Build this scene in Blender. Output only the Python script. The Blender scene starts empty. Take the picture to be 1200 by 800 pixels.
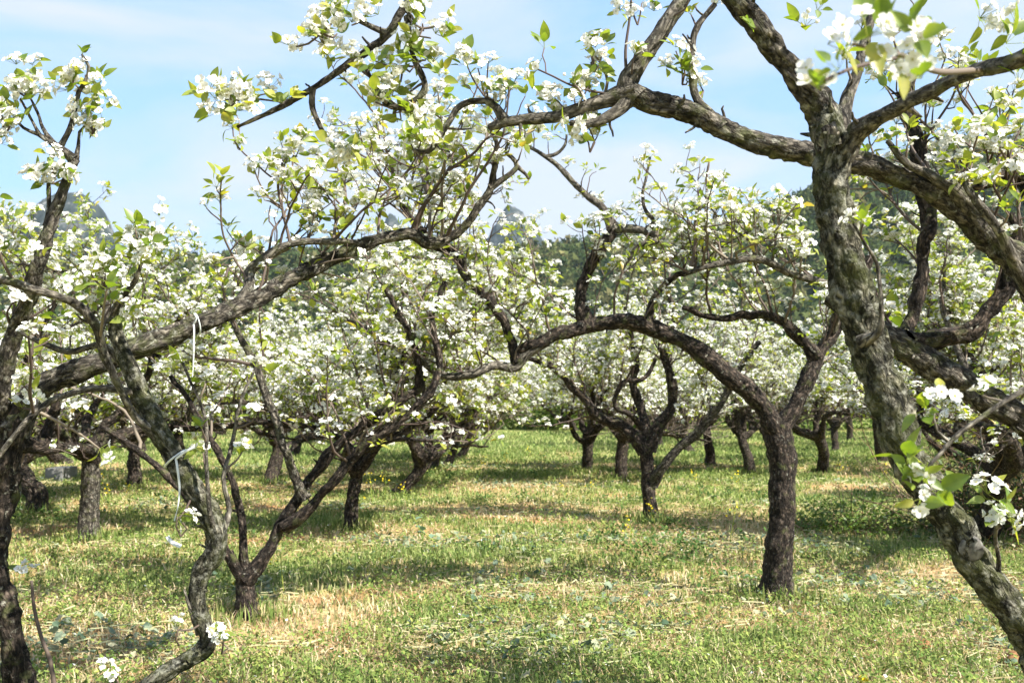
import bpy, math, random
import numpy as np
from mathutils import Vector

# ------------------------------------------------------------------ camera, sky, sun, exposure
scene = bpy.context.scene
col = scene.collection
FPX, CAMZ, HY = 1167.0, 1.2, 465.0
PITCH = math.atan((HY - 400.0) / FPX)
cam_d = bpy.data.cameras.new('camera')
cam = bpy.data.objects.new('camera', cam_d); col.objects.link(cam)
cam.location = (0, 0, CAMZ)
cam.rotation_euler = (math.radians(90) + PITCH, 0, 0)
cam_d.sensor_width = 36.0; cam_d.lens = FPX / 1200.0 * 36.0
cam_d.clip_start = 0.05; cam_d.clip_end = 9000
cam_d.dof.use_dof = True; cam_d.dof.focus_distance = 3.2; cam_d.dof.aperture_fstop = 7.1
scene.camera = cam

SUN = Vector((0.60, -0.40, 0.76)).normalized()
EXPOSURE = 1.93
SKY_STRENGTH = 0.11
world = bpy.data.worlds.new('World'); scene.world = world
world.use_nodes = True
wn, wl = world.node_tree.nodes, world.node_tree.links
wn.clear()
w_out = wn.new('ShaderNodeOutputWorld'); w_bg = wn.new('ShaderNodeBackground')
w_sky = wn.new('ShaderNodeTexSky'); w_sky.sky_type = 'NISHITA'; w_sky.sun_disc = False
w_sky.sun_elevation = math.asin(SUN.z); w_sky.sun_rotation = math.atan2(SUN.x, SUN.y)
w_sky.air_density = 1.0; w_sky.dust_density = 0.6; w_sky.ozone_density = 4.5
w_tc = wn.new('ShaderNodeTexCoord'); w_map = wn.new('ShaderNodeMapping')
w_map.inputs['Scale'].default_value = (1.6, 1.6, 5.0); w_map.inputs['Location'].default_value = (0.62, 0.35, 0.15)
w_map.inputs['Rotation'].default_value = (0.0, 0.35, 0.0)
w_no = wn.new('ShaderNodeTexNoise'); w_no.inputs['Scale'].default_value = 1.7
w_no.inputs['Detail'].default_value = 7.0; w_no.inputs['Roughness'].default_value = 0.52
w_no.inputs['Distortion'].default_value = 0.35
w_ra = wn.new('ShaderNodeValToRGB')
w_ra.color_ramp.elements[0].position = 0.37; w_ra.color_ramp.elements[0].color = (0.0, 0.0, 0.0, 1)
w_ra.color_ramp.elements[1].position = 0.60; w_ra.color_ramp.elements[1].color = (0.85, 0.85, 0.85, 1)
w_mix = wn.new('ShaderNodeMixRGB'); w_mix.inputs['Color2'].default_value = (2.05, 2.18, 2.4, 1)
w_bg.inputs['Strength'].default_value = SKY_STRENGTH
wl.new(w_tc.outputs['Generated'], w_map.inputs['Vector']); wl.new(w_map.outputs['Vector'], w_no.inputs['Vector'])
wl.new(w_no.outputs['Fac'], w_ra.inputs['Fac']); wl.new(w_ra.outputs['Color'], w_mix.inputs['Fac'])
w_sep = wn.new('ShaderNodeSeparateXYZ'); wl.new(w_tc.outputs['Generated'], w_sep.inputs[0])
w_el = wn.new('ShaderNodeMapRange'); w_el.inputs['From Min'].default_value = -0.02; w_el.inputs['From Max'].default_value = 0.6
w_el.inputs['To Min'].default_value = 0.9; w_el.inputs['To Max'].default_value = 0.55; wl.new(w_sep.outputs['Z'], w_el.inputs['Value'])
w_tint = wn.new('ShaderNodeMixRGB'); w_tint.blend_type = 'MULTIPLY'; w_tint.inputs['Fac'].default_value = 1.0; w_tint.inputs['Color2'].default_value = (1.10, 0.98, 1.04, 1)
wl.new(w_sky.outputs['Color'], w_tint.inputs['Color1'])
w_hor = wn.new('ShaderNodeMixRGB'); w_hor.inputs['Color2'].default_value = (0.96, 1.64, 2.36, 1)
wl.new(w_el.outputs[0], w_hor.inputs['Fac']); wl.new(w_tint.outputs['Color'], w_hor.inputs['Color1'])
wl.new(w_hor.outputs['Color'], w_mix.inputs['Color1']); wl.new(w_mix.outputs['Color'], w_bg.inputs['Color'])
wl.new(w_bg.outputs['Background'], w_out.inputs['Surface'])

sun_d = bpy.data.lights.new('sun', 'SUN'); sun_d.energy = 3.7; sun_d.angle = math.radians(0.53)
sun_d.color = (1.0, 0.94, 0.84)
sun_o = bpy.data.objects.new('sun', sun_d); col.objects.link(sun_o)
sun_o.rotation_euler = SUN.to_track_quat('Z', 'Y').to_euler(); sun_o.location = (20, -12, 40)

vs = scene.view_settings
vs.view_transform = 'Standard'; vs.look = 'None'; vs.gamma = 1.0; vs.use_curve_mapping = False
vs.exposure = EXPOSURE
cy = scene.cycles
cy.max_bounces = 8; cy.diffuse_bounces = 4; cy.glossy_bounces = 2; cy.transmission_bounces = 4
cy.transparent_max_bounces = 4; cy.volume_bounces = 0
cy.caustics_reflective = False; cy.caustics_refractive = False
cy.use_denoising = True
try: cy.denoiser = 'OPENIMAGEDENOISE'; cy.denoising_prefilter = 'ACCURATE'
except Exception: pass

# ------------------------------------------------------------------ helpers
def P(px, py, d):
    u = (px - 600.0) / FPX; v = (400.0 - py) / FPX
    fy = math.cos(PITCH) - v * math.sin(PITCH); fz = math.sin(PITCH) + v * math.cos(PITCH)
    return np.array([u / fy * d, d, CAMZ + fz / fy * d])

def _hash(ix, iy, iz, seed):
    h = (ix.astype(np.int64) * 374761393 + iy.astype(np.int64) * 668265263 + iz.astype(np.int64) * 2147483647 + seed * 974634777) & 0xffffffff
    h = ((h ^ (h >> 13)) * 1274126177) & 0xffffffff
    h = h ^ (h >> 16)
    return (h & 0xffff) / 65535.0

def vnoise(p, seed=0):
    p = np.asarray(p, float); f = np.floor(p); t = p - f; t = t * t * (3 - 2 * t); i = f.astype(np.int64)
    r = 0
    for dx in (0, 1):
        for dy in (0, 1):
            for dz in (0, 1):
                w = (t[:, 0] if dx else 1 - t[:, 0]) * (t[:, 1] if dy else 1 - t[:, 1]) * (t[:, 2] if dz else 1 - t[:, 2])
                r = r + w * _hash(i[:, 0] + dx, i[:, 1] + dy, i[:, 2] + dz, seed)
    return r * 2 - 1

def fbm(p, seed=0, oct=4, gain=0.5):
    p = np.asarray(p, float); a, s, r = 1.0, 0.0, 0
    for k in range(oct):
        r = r + a * vnoise(p * (2.03 ** k) + 17.3 * k, seed + k); s += a; a *= gain
    return r / s

def n2(x, y, sc, seed=0, oct=4):
    x = np.atleast_1d(np.asarray(x, float)); y = np.atleast_1d(np.asarray(y, float))
    return fbm(np.stack([x * sc, y * sc, np.zeros_like(x) + 0.37], 1), seed, oct)

class MB:
    """collects vertices and faces of one mesh"""
    def __init__(s): s.v, s.f3, s.f4, s.m3, s.m4, s.att, s.n = [], [], [], [], [], {}, 0
    def add(s, v, f3=None, m3=0, f4=None, m4=0, **att):
        v = np.asarray(v, np.float32).reshape(-1, 3)
        if f3 is not None and len(f3):
            f3 = np.asarray(f3, np.int32); s.f3.append(f3 + s.n)
            s.m3.append(np.broadcast_to(np.asarray(m3, np.int32), (len(f3),)))
        if f4 is not None and len(f4):
            f4 = np.asarray(f4, np.int32); s.f4.append(f4 + s.n)
            s.m4.append(np.broadcast_to(np.asarray(m4, np.int32), (len(f4),)))
        s.v.append(v)
        for k, a in att.items():
            a = np.asarray(a, np.float32).reshape(len(v), -1)
            s.att.setdefault(k, [np.zeros((s.n, a.shape[1]), np.float32)]).append(a)
        for k in s.att:
            if k not in att: s.att[k].append(np.zeros((len(v), s.att[k][0].shape[1]), np.float32))
        s.n += len(v)
    def mesh(s, name, mats, smooth=True):
        me = bpy.data.meshes.new(name)
        V = np.concatenate(s.v) if s.v else np.zeros((0, 3), np.float32)
        F3 = np.concatenate(s.f3) if s.f3 else np.zeros((0, 3), np.int32)
        F4 = np.concatenate(s.f4) if s.f4 else np.zeros((0, 4), np.int32)
        M = np.concatenate([np.concatenate(s.m3) if s.m3 else np.zeros(0, np.int32), np.concatenate(s.m4) if s.m4 else np.zeros(0, np.int32)])
        loops = np.concatenate([F3.ravel(), F4.ravel()]).astype(np.int32)
        tot = np.concatenate([np.full(len(F3), 3, np.int32), np.full(len(F4), 4, np.int32)])
        st = np.concatenate([[0], np.cumsum(tot)[:-1]]).astype(np.int32) if len(tot) else np.zeros(0, np.int32)
        me.vertices.add(len(V)); me.vertices.foreach_set('co', V.ravel())
        me.loops.add(len(loops)); me.loops.foreach_set('vertex_index', loops)
        me.polygons.add(len(tot)); me.polygons.foreach_set('loop_start', st); me.polygons.foreach_set('loop_total', tot)
        me.polygons.foreach_set('material_index', M.astype(np.int32))
        me.polygons.foreach_set('use_smooth', np.full(len(tot), smooth, bool))
        for k, a in s.att.items():
            a = np.concatenate(a)
            t = {1: 'FLOAT', 3: 'FLOAT_VECTOR'}[a.shape[1]]
            at = me.attributes.new(k, t, 'POINT')
            at.data.foreach_set('value' if t == 'FLOAT' else 'vector', a.ravel())
        for m in mats: me.materials.append(m)
        me.update(); me.validate()
        return me
    def build(s, name, mats, parent=None, smooth=True):
        o = bpy.data.objects.new(name, s.mesh(name, mats, smooth)); col.objects.link(o)
        if parent is not None: o.parent = parent
        return o

def tag(o, label=None, cat=None, group=None, kind=None):
    for k, v in (('label', label), ('category', cat), ('group', group), ('kind', kind)):
        if v: o[k] = v
    return o
def empty(name, loc=(0, 0, 0)):
    o = bpy.data.objects.new(name, None); o.empty_display_size = 0.2; o.location = loc; col.objects.link(o); return o

def nrm(v): return v / (np.linalg.norm(v) + 1e-12)

def resample(pts, rad, ds):
    pts = np.asarray(pts, float); rad = np.asarray(rad, float)
    if len(pts) < 3:
        pts = np.stack([pts[0], (pts[0] + pts[-1]) / 2, pts[-1]]); rad = np.array([rad[0], (rad[0] + rad[-1]) / 2, rad[-1]])
    e0 = 2 * pts[0] - pts[1]; e1 = 2 * pts[-1] - pts[-2]
    Q = np.vstack([e0, pts, e1]); op, orr = [], []
    for i in range(len(pts) - 1):
        p0, p1, p2, p3 = Q[i:i + 4]
        n = max(1, int(round(np.linalg.norm(p2 - p1) / ds)))
        t = (np.arange(n) / n)[:, None]
        op.append(0.5 * (2 * p1 + (p2 - p0) * t + (2 * p0 - 5 * p1 + 4 * p2 - p3) * t ** 2 + (3 * p1 - p0 - 3 * p2 + p3) * t ** 3))
        orr.append(rad[i] + (rad[i + 1] - rad[i]) * t[:, 0])
    op.append(pts[-1:]); orr.append(rad[-1:])
    return np.concatenate(op), np.concatenate(orr)

def frames(p):
    T = np.gradient(p, axis=0); T /= np.linalg.norm(T, axis=1)[:, None] + 1e-12
    a = np.array([1.0, 0, 0]) if abs(T[0, 0]) < 0.8 else np.array([0, 1.0, 0])
    N = np.zeros_like(T); N[0] = nrm(np.cross(T[0], a))
    for i in range(1, len(T)): N[i] = nrm(N[i - 1] - T[i] * np.dot(N[i - 1], T[i]))
    return T, N, np.cross(T, N)

def tube(mb, pts, rad, ds=0.03, n=10, rough=0.0, mat=0, seed=0, cap=True, knob=0.0, flare=0, gnarl=0.85):
    p, r = resample(pts, rad, ds)
    if rough > 0:
        s0 = np.concatenate([[0], np.cumsum(np.linalg.norm(np.diff(p, axis=0), axis=1))]); w_ = np.minimum(1, np.minimum(s0, s0[-1] - s0) / 0.08)[:, None]
        rm = np.maximum(r, 0.006)
        ph = np.concatenate([[0], np.cumsum(np.diff(s0) / rm[1:])])
        off = np.stack([fbm(np.stack([ph / 5.0, ph * 0 + seed * 1.7, ph * 0 + k * 9.1], 1), seed + k, 2) for k in range(3)], 1)
        p = p + off * (np.minimum(rm, .03 if gnarl > .5 else 9) * gnarl)[:, None] * w_
        if flare == 1: r = r * (1 + 0.45 * np.exp(-s0 / (2.2 * r[0])))
        if flare == 2: r = r * (1 + 0.34 * np.exp(-np.maximum(s0 - 0.05, 0) / 0.07))
        r = r * (1 + (0.28 if gnarl > .5 else 0.12) * np.clip(fbm(np.stack([ph / 3.2, ph * 0 + seed, ph * 0 + 5.5], 1), seed + 4, 2), -.5, 1))
    T, N, B = frames(p); m = len(p)
    a = np.arange(n) / n * 2 * math.pi
    ca, sa = np.cos(a), np.sin(a)
    s = np.concatenate([[0], np.cumsum(np.linalg.norm(np.diff(p, axis=0), axis=1))])
    rr = np.repeat(r[:, None], n, 1)
    bx = (rr * ca).ravel(); by = (rr * sa).ravel(); bz = np.repeat(s, n)
    bark = np.stack([bx, by, bz + seed * 3.17], 1)
    if rough > 0:
        q = np.stack([bx / 0.014, by / 0.014, bz / 0.03 + seed * 7.7], 1)
        h = fbm(q, seed, 3)
        plates = np.clip(h * 2.2, -1, 1)
        big = fbm(np.stack([bx / 0.06, by / 0.06, bz / 0.09 + seed * 3.3], 1), seed + 9, 2)
        rmul = 1 + rough * plates.reshape(m, n) * np.clip(0.05 / np.maximum(r, 0.006), 0.4, 1.1)[:, None] + knob * big.reshape(m, n)
        rr = rr * rmul
    if flare == 2: rr = rr * (1 + 0.12 * np.exp(-np.maximum(s - 0.05, 0) / 0.08)[:, None] * np.cos(3 * a + seed)[None] + 0.06 * np.exp(-np.maximum(s - 0.05, 0) / 0.12)[:, None] * np.cos(5 * a + seed * 2)[None])
    V = p[:, None, :] + rr[:, :, None] * (ca[None, :, None] * N[:, None, :] + sa[None, :, None] * B[:, None, :])
    V = V.reshape(-1, 3)
    i = np.arange(m - 1)[:, None] * n; j = np.arange(n)[None, :]; j2 = (j + 1) % n
    F = np.stack([i + j, i + j2, i + n + j2, i + n + j], -1).reshape(-1, 4)
    if cap:
        V = np.vstack([V, p[-1] + T[-1] * r[-1] * 0.35]); bark = np.vstack([bark, [0, 0, s[-1]]])
        b = (m - 1) * n; jj = np.arange(n)
        mb.add(V, f3=np.stack([b + jj, b + (jj + 1) % n, np.full(n, m * n)], 1), m3=mat, f4=F, m4=mat, bark=bark)
    else: mb.add(V, f4=F, m4=mat, bark=bark)

# ------------------------------------------------------------------ materials
def new_mat(name):
    m = bpy.data.materials.new(name); m.use_nodes = True
    nt = m.node_tree; nt.nodes.clear()
    return m, nt, nt.nodes.new('ShaderNodeOutputMaterial')
def nd(nt, t, **kw):
    n = nt.nodes.new(t)
    for k, v in kw.items():
        if k in n.inputs: n.inputs[k].default_value = v
        else: setattr(n, k, v)
    return n
def ramp(nt, stops, interp='LINEAR'):
    r = nt.nodes.new('ShaderNodeValToRGB'); cr = r.color_ramp; cr.interpolation = interp
    while len(cr.elements) < len(stops): cr.elements.new(0.5)
    for e, (p, c) in zip(cr.elements, stops):
        e.position = p; e.color = (*c, 1) if len(c) == 3 else c
    return r

def bark_mat(name, dark, mid, light, lichen=0.25, moss=0.2, bump=1.0, rough=0.9):
    m, nt, out = new_mat(name); L = nt.links.new
    at = nd(nt, 'ShaderNodeAttribute', attribute_name='bark')
    mp = nd(nt, 'ShaderNodeMapping'); mp.inputs['Scale'].default_value = (1, 1, 0.5)
    L(at.outputs['Vector'], mp.inputs['Vector'])
    n1 = nd(nt, 'ShaderNodeTexNoise', Scale=60.0, Detail=6.0, Roughness=0.62); L(mp.outputs[0], n1.inputs['Vector'])
    vo = nd(nt, 'ShaderNodeTexVoronoi', feature='DISTANCE_TO_EDGE', Scale=48.0); 
    nlow = nd(nt, 'ShaderNodeTexNoise', Scale=24.0, Detail=2.0); L(mp.outputs[0], nlow.inputs['Vector'])
    wob = nd(nt, 'ShaderNodeMixRGB', blend_type='ADD', Fac=0.02); L(mp.outputs[0], wob.inputs[1]); L(nlow.outputs['Color'], wob.inputs[2])
    L(wob.outputs[0], vo.inputs['Vector'])
    n2_ = nd(nt, 'ShaderNodeTexNoise', Scale=16.0, Detail=4.0, Roughness=0.6); L(at.outputs['Vector'], n2_.inputs['Vector'])
    n3 = nd(nt, 'ShaderNodeTexNoise', Scale=42.0, Detail=5.0, Roughness=0.7); L(at.outputs['Vector'], n3.inputs['Vector'])
    c1 = ramp(nt, [(0.34, dark), (0.50, mid), (0.68, light)]); L(n1.outputs['Fac'], c1.inputs['Fac'])
    # cracks
    mp2 = nd(nt, 'ShaderNodeMapping'); mp2.inputs['Scale'].default_value = (1, 1, 0.36); L(at.outputs['Vector'], mp2.inputs['Vector'])
    nc = nd(nt, 'ShaderNodeTexNoise', Scale=30.0, Detail=5.0, Roughness=0.6, Distortion=0.8); L(mp2.outputs[0], nc.inputs['Vector'])
    s1 = nd(nt, 'ShaderNodeMath', operation='SUBTRACT'); s1.inputs[1].default_value = 0.5; L(nc.outputs['Fac'], s1.inputs[0])
    s2 = nd(nt, 'ShaderNodeMath', operation='ABSOLUTE'); L(s1.outputs[0], s2.inputs[0])
    s3 = nd(nt, 'ShaderNodeMath', operation='MULTIPLY'); s3.inputs[1].default_value = 2.6; L(s2.outputs[0], s3.inputs[0])
    vh = nd(nt, 'ShaderNodeMath', operation='MULTIPLY_ADD'); vh.inputs[1].default_value = 0.55; vh.inputs[2].default_value = 0.04; L(vo.outputs['Distance'], vh.inputs[0])
    hh = nd(nt, 'ShaderNodeMath', operation='SMOOTH_MIN'); hh.inputs[2].default_value = 0.05; L(s3.outputs[0], hh.inputs[0]); L(vh.outputs[0], hh.inputs[1])
    cr = ramp(nt, [(0.0, (0.10,) * 3), (0.07, (0.6,) * 3), (0.2, (1.3,) * 3)]); L(hh.outputs[0], cr.inputs['Fac'])
    mu = nd(nt, 'ShaderNodeMixRGB', blend_type='MULTIPLY', Fac=1.0); L(c1.outputs[0], mu.inputs[1]); L(cr.outputs[0], mu.inputs[2])
    # moss then lichen, each a patch of its own
    mr = ramp(nt, [(0.62 - 0.25 * moss, (0,) * 3), (0.70, (0.75,) * 3)]); L(n2_.outputs['Fac'], mr.inputs['Fac'])
    mm = nd(nt, 'ShaderNodeMixRGB'); mm.inputs[2].default_value = (0.085, 0.095, 0.035, 1)
    L(mr.outputs[0], mm.inputs[0]); L(mu.outputs[0], mm.inputs[1])
    lr = ramp(nt, [(0.66 - 0.2 * lichen, (0,) * 3), (0.70, (0.8,) * 3)]); L(n3.outputs['Fac'], lr.inputs['Fac'])
    lm = nd(nt, 'ShaderNodeMixRGB'); lm.inputs[2].default_value = (0.30, 0.30, 0.25, 1)
    L(lr.outputs[0], lm.inputs[0]); L(mm.outputs[0], lm.inputs[1])
    b = nd(nt, 'ShaderNodeBsdfPrincipled', Roughness=rough); b.inputs['Specular IOR Level'].default_value = 0.2
    L(lm.outputs[0], b.inputs['Base Color'])
    ad = nd(nt, 'ShaderNodeMath', operation='MULTIPLY_ADD'); ad.inputs[1].default_value = 0.55
    mn = nd(nt, 'ShaderNodeMath', operation='MINIMUM'); mn.inputs[1].default_value = 0.25; L(hh.outputs[0], mn.inputs[0])
    L(n1.outputs['Fac'], ad.inputs[0]); L(mn.outputs[0], ad.inputs[2])
    bp = nd(nt, 'ShaderNodeBump', Strength=bump, Distance=0.016); L(ad.outputs[0], bp.inputs['Height']); L(bp.outputs[0], b.inputs['Normal'])
    L(b.outputs[0], out.inputs[0]); return m

M_BARK = bark_mat('old_pear_bark', (0.012, 0.010, 0.008), (0.075, 0.066, 0.053), (0.27, 0.24, 0.195), 0.5, 0.4, 1.5)
M_BARK_G = bark_mat('greenish_pear_bark', (0.006, 0.006, 0.0045), (0.042, 0.041, 0.026), (0.27, 0.25, 0.19), 0.8, 0.7, 1.8)
M_BARK_D = bark_mat('dark_pear_bark', (0.010, 0.008, 0.0065), (0.036, 0.028, 0.022), (0.15, 0.115, 0.09), 0.3, 0.2, 1.3)
M_YOUNG = bark_mat('smooth_young_bark', (0.035, 0.031, 0.025), (0.12, 0.108, 0.088), (0.26, 0.235, 0.195), 0.35, 0.3, 0.9)
def twig_mat():
    m, nt, out = new_mat('twig_bark'); L = nt.links.new
    g = nd(nt, 'ShaderNodeNewGeometry')
    r = ramp(nt, [(0.0, (0.045, 0.028, 0.022)), (0.6, (0.09, 0.065, 0.05)), (1.0, (0.17, 0.14, 0.105))]); L(g.outputs['Random Per Island'], r.inputs[0])
    b = nd(nt, 'ShaderNodeBsdfPrincipled', Roughness=0.75); L(r.outputs[0], b.inputs['Base Color']); L(b.outputs[0], out.inputs[0]); return m
M_TWIG = twig_mat()

def thin_mat(name, stops, trans=0.35, gloss=0.0, tmul=(1.15, 1.2, 0.7), rough=0.45, mottle=False):
    m, nt, out = new_mat(name); L = nt.links.new
    g = nd(nt, 'ShaderNodeNewGeometry')
    r = ramp(nt, stops); L(g.outputs['Random Per Island'], r.inputs[0])
    if mottle:
        tc = nd(nt, 'ShaderNodeTexCoord'); nz = nd(nt, 'ShaderNodeTexNoise', Scale=55.0, Detail=3.0); L(tc.outputs['Object'], nz.inputs['Vector'])
        mr = ramp(nt, [(0.35, (0.72, 0.80, 0.8)), (0.62, (1.12, 1.05, 0.95))]); L(nz.outputs['Fac'], mr.inputs[0])
        mm = nd(nt, 'ShaderNodeMixRGB', blend_type='MULTIPLY', Fac=1.0); L(r.outputs[0], mm.inputs[1]); L(mr.outputs[0], mm.inputs[2]); r = mm
    df = nd(nt, 'ShaderNodeBsdfDiffuse'); L(r.outputs[0], df.inputs[0])
    tm = nd(nt, 'ShaderNodeMixRGB', blend_type='MULTIPLY', Fac=1.0); tm.inputs[2].default_value = (*tmul, 1)
    L(r.outputs[0], tm.inputs[1])
    tr = nd(nt, 'ShaderNodeBsdfTranslucent'); L(tm.outputs[0], tr.inputs[0])
    mx = nd(nt, 'ShaderNodeMixShader', Fac=trans); L(df.outputs[0], mx.inputs[1]); L(tr.outputs[0], mx.inputs[2])
    if gloss > 0:
        gl = nd(nt, 'ShaderNodeBsdfGlossy', Roughness=rough)
        m2 = nd(nt, 'ShaderNodeMixShader', Fac=gloss); L(mx.outputs[0], m2.inputs[1]); L(gl.outputs[0], m2.inputs[2])
        L(m2.outputs[0], out.inputs[0])
    else: L(mx.outputs[0], out.inputs[0])
    return m
M_PETAL = thin_mat('white_petal', [(0, (0.76, 0.77, 0.72)), (1, (0.84, 0.84, 0.80))], 0.30, 0, (1, 1, 1))
M_LEAF = thin_mat('young_pear_leaf', [(0, (0.13, 0.21, 0.026)), (0.3, (0.22, 0.29, 0.040)), (0.7, (0.32, 0.37, 0.062)), (0.95, (0.38, 0.38, 0.075)), (1, (0.40, 0.31, 0.08))], 0.52, 0.05, (1.3, 1.3, 0.55), mottle=True)
M_HEART = thin_mat('flower_heart', [(0, (0.36, 0.38, 0.10)), (1, (0.45, 0.40, 0.14))], 0.2, 0, (1, 1, 1))
M_ANTHER = thin_mat('anther', [(0, (0.30, 0.16, 0.10)), (1, (0.55, 0.45, 0.2))], 0.1, 0, (1, 1, 1))
M_STALK = thin_mat('flower_stalk', [(0, (0.22, 0.30, 0.05)), (1, (0.33, 0.36, 0.09))], 0.2, 0, (1, 1, 1))
CL_MATS = [M_PETAL, M_LEAF, M_HEART, M_ANTHER, M_STALK, M_TWIG]

# ------------------------------------------------------------------ blossom cluster templates (unit: metres, growing along +Z)
def basis(z, spin=0.0):
    z = nrm(np.asarray(z, float)); a = np.array([0, 0, 1.0]) if abs(z[2]) < 0.9 else np.array([1.0, 0, 0])
    x = nrm(np.cross(a, z)); y = np.cross(z, x)
    c, s = math.cos(spin), math.sin(spin)
    return np.stack([x * c + y * s, y * c - x * s, z], 1)

def petal_geo(lod, R):
    if lod == 0:
        rows = [(0.10, 0.05), (0.34, 0.27), (0.68, 0.43), (0.92, 0.31), (1.0, 0.09)]
        v = []
        for (t, w) in rows:
            z = 0.30 * t * t - 0.10 * t ** 4 * 3 * 0.5
            v += [(-w, t, z + 0.10 * w), (0, t * (0.985 if t < 1 else 0.95), z - 0.05), (w, t, z + 0.10 * w)]
        v = np.array(v) * R; f = []
        for i in range(4):
            for j in range(2):
                a = i * 3 + j; f += [(a, a + 1, a + 4), (a, a + 4, a + 3)]
        return v, np.array(f)
    if lod >= 1:
        v = np.array([(0, 0.05, 0), (-0.42, 0.62, 0.22), (0.42, 0.62, 0.22), (0, 1.0, 0.16)]) * R
        return v, np.array([(0, 2, 1), (1, 2, 3)])
    v = np.array([(0, 0.0, 0), (-0.45, 0.85, 0.2), (0.45, 0.85, 0.2)]) * R
    return v, np.array([(0, 2, 1)])

def leaf_geo(lod, Lf, W, rng):
    bend = rng.uniform(-0.1, 0.5); fold = rng.uniform(0.1, 0.45); tw = rng.uniform(-0.4, 0.4)
    prof = {0: [(0, 0.03), (0.08, 0.5), (0.2, 0.88), (0.36, 1.0), (0.55, 0.9), (0.72, 0.64), (0.86, 0.32), (0.94, 0.12), (1, 0.0)], 1: [(0, 0.05), (0.36, 1.0), (0.72, 0.62), (1, 0.0)], 2: [(0, 0.05), (0.45, 1.0), (1, 0.0)]}[lod]
    v, f = [], []
    for (t, w) in prof:
        y = t * Lf; z = -bend * Lf * t * t; ww = w * W / 2; ang = tw * t
        for s in (-1, 0, 1):
            lx = s * ww * math.cos(fold); lz = abs(s) * ww * math.sin(fold)
            v.append((lx * math.cos(ang) - lz * math.sin(ang), y, z + lx * math.sin(ang) + lz * math.cos(ang)))
    for i in range(len(prof) - 1):
        for j in range(2):
            a = i * 3 + j; f += [(a, a + 1, a + 4), (a, a + 4, a + 3)]
    return np.array(v), np.array(f)

def strip(p0, p1, w):
    d = p1 - p0; s = nrm(np.cross(d, [0.3, 0.5, 0.81])) * w / 2; q = nrm(np.cross(d, s)) * w / 2
    v = np.array([p0 + s, p0 - s * .5 + q, p0 - s * .5 - q, p1 + s, p1 - s * .5 + q, p1 - s * .5 - q])
    return v, np.array([(0, 1, 4), (0, 4, 3), (1, 2, 5), (1, 5, 4), (2, 0, 3), (2, 3, 5)])

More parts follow.
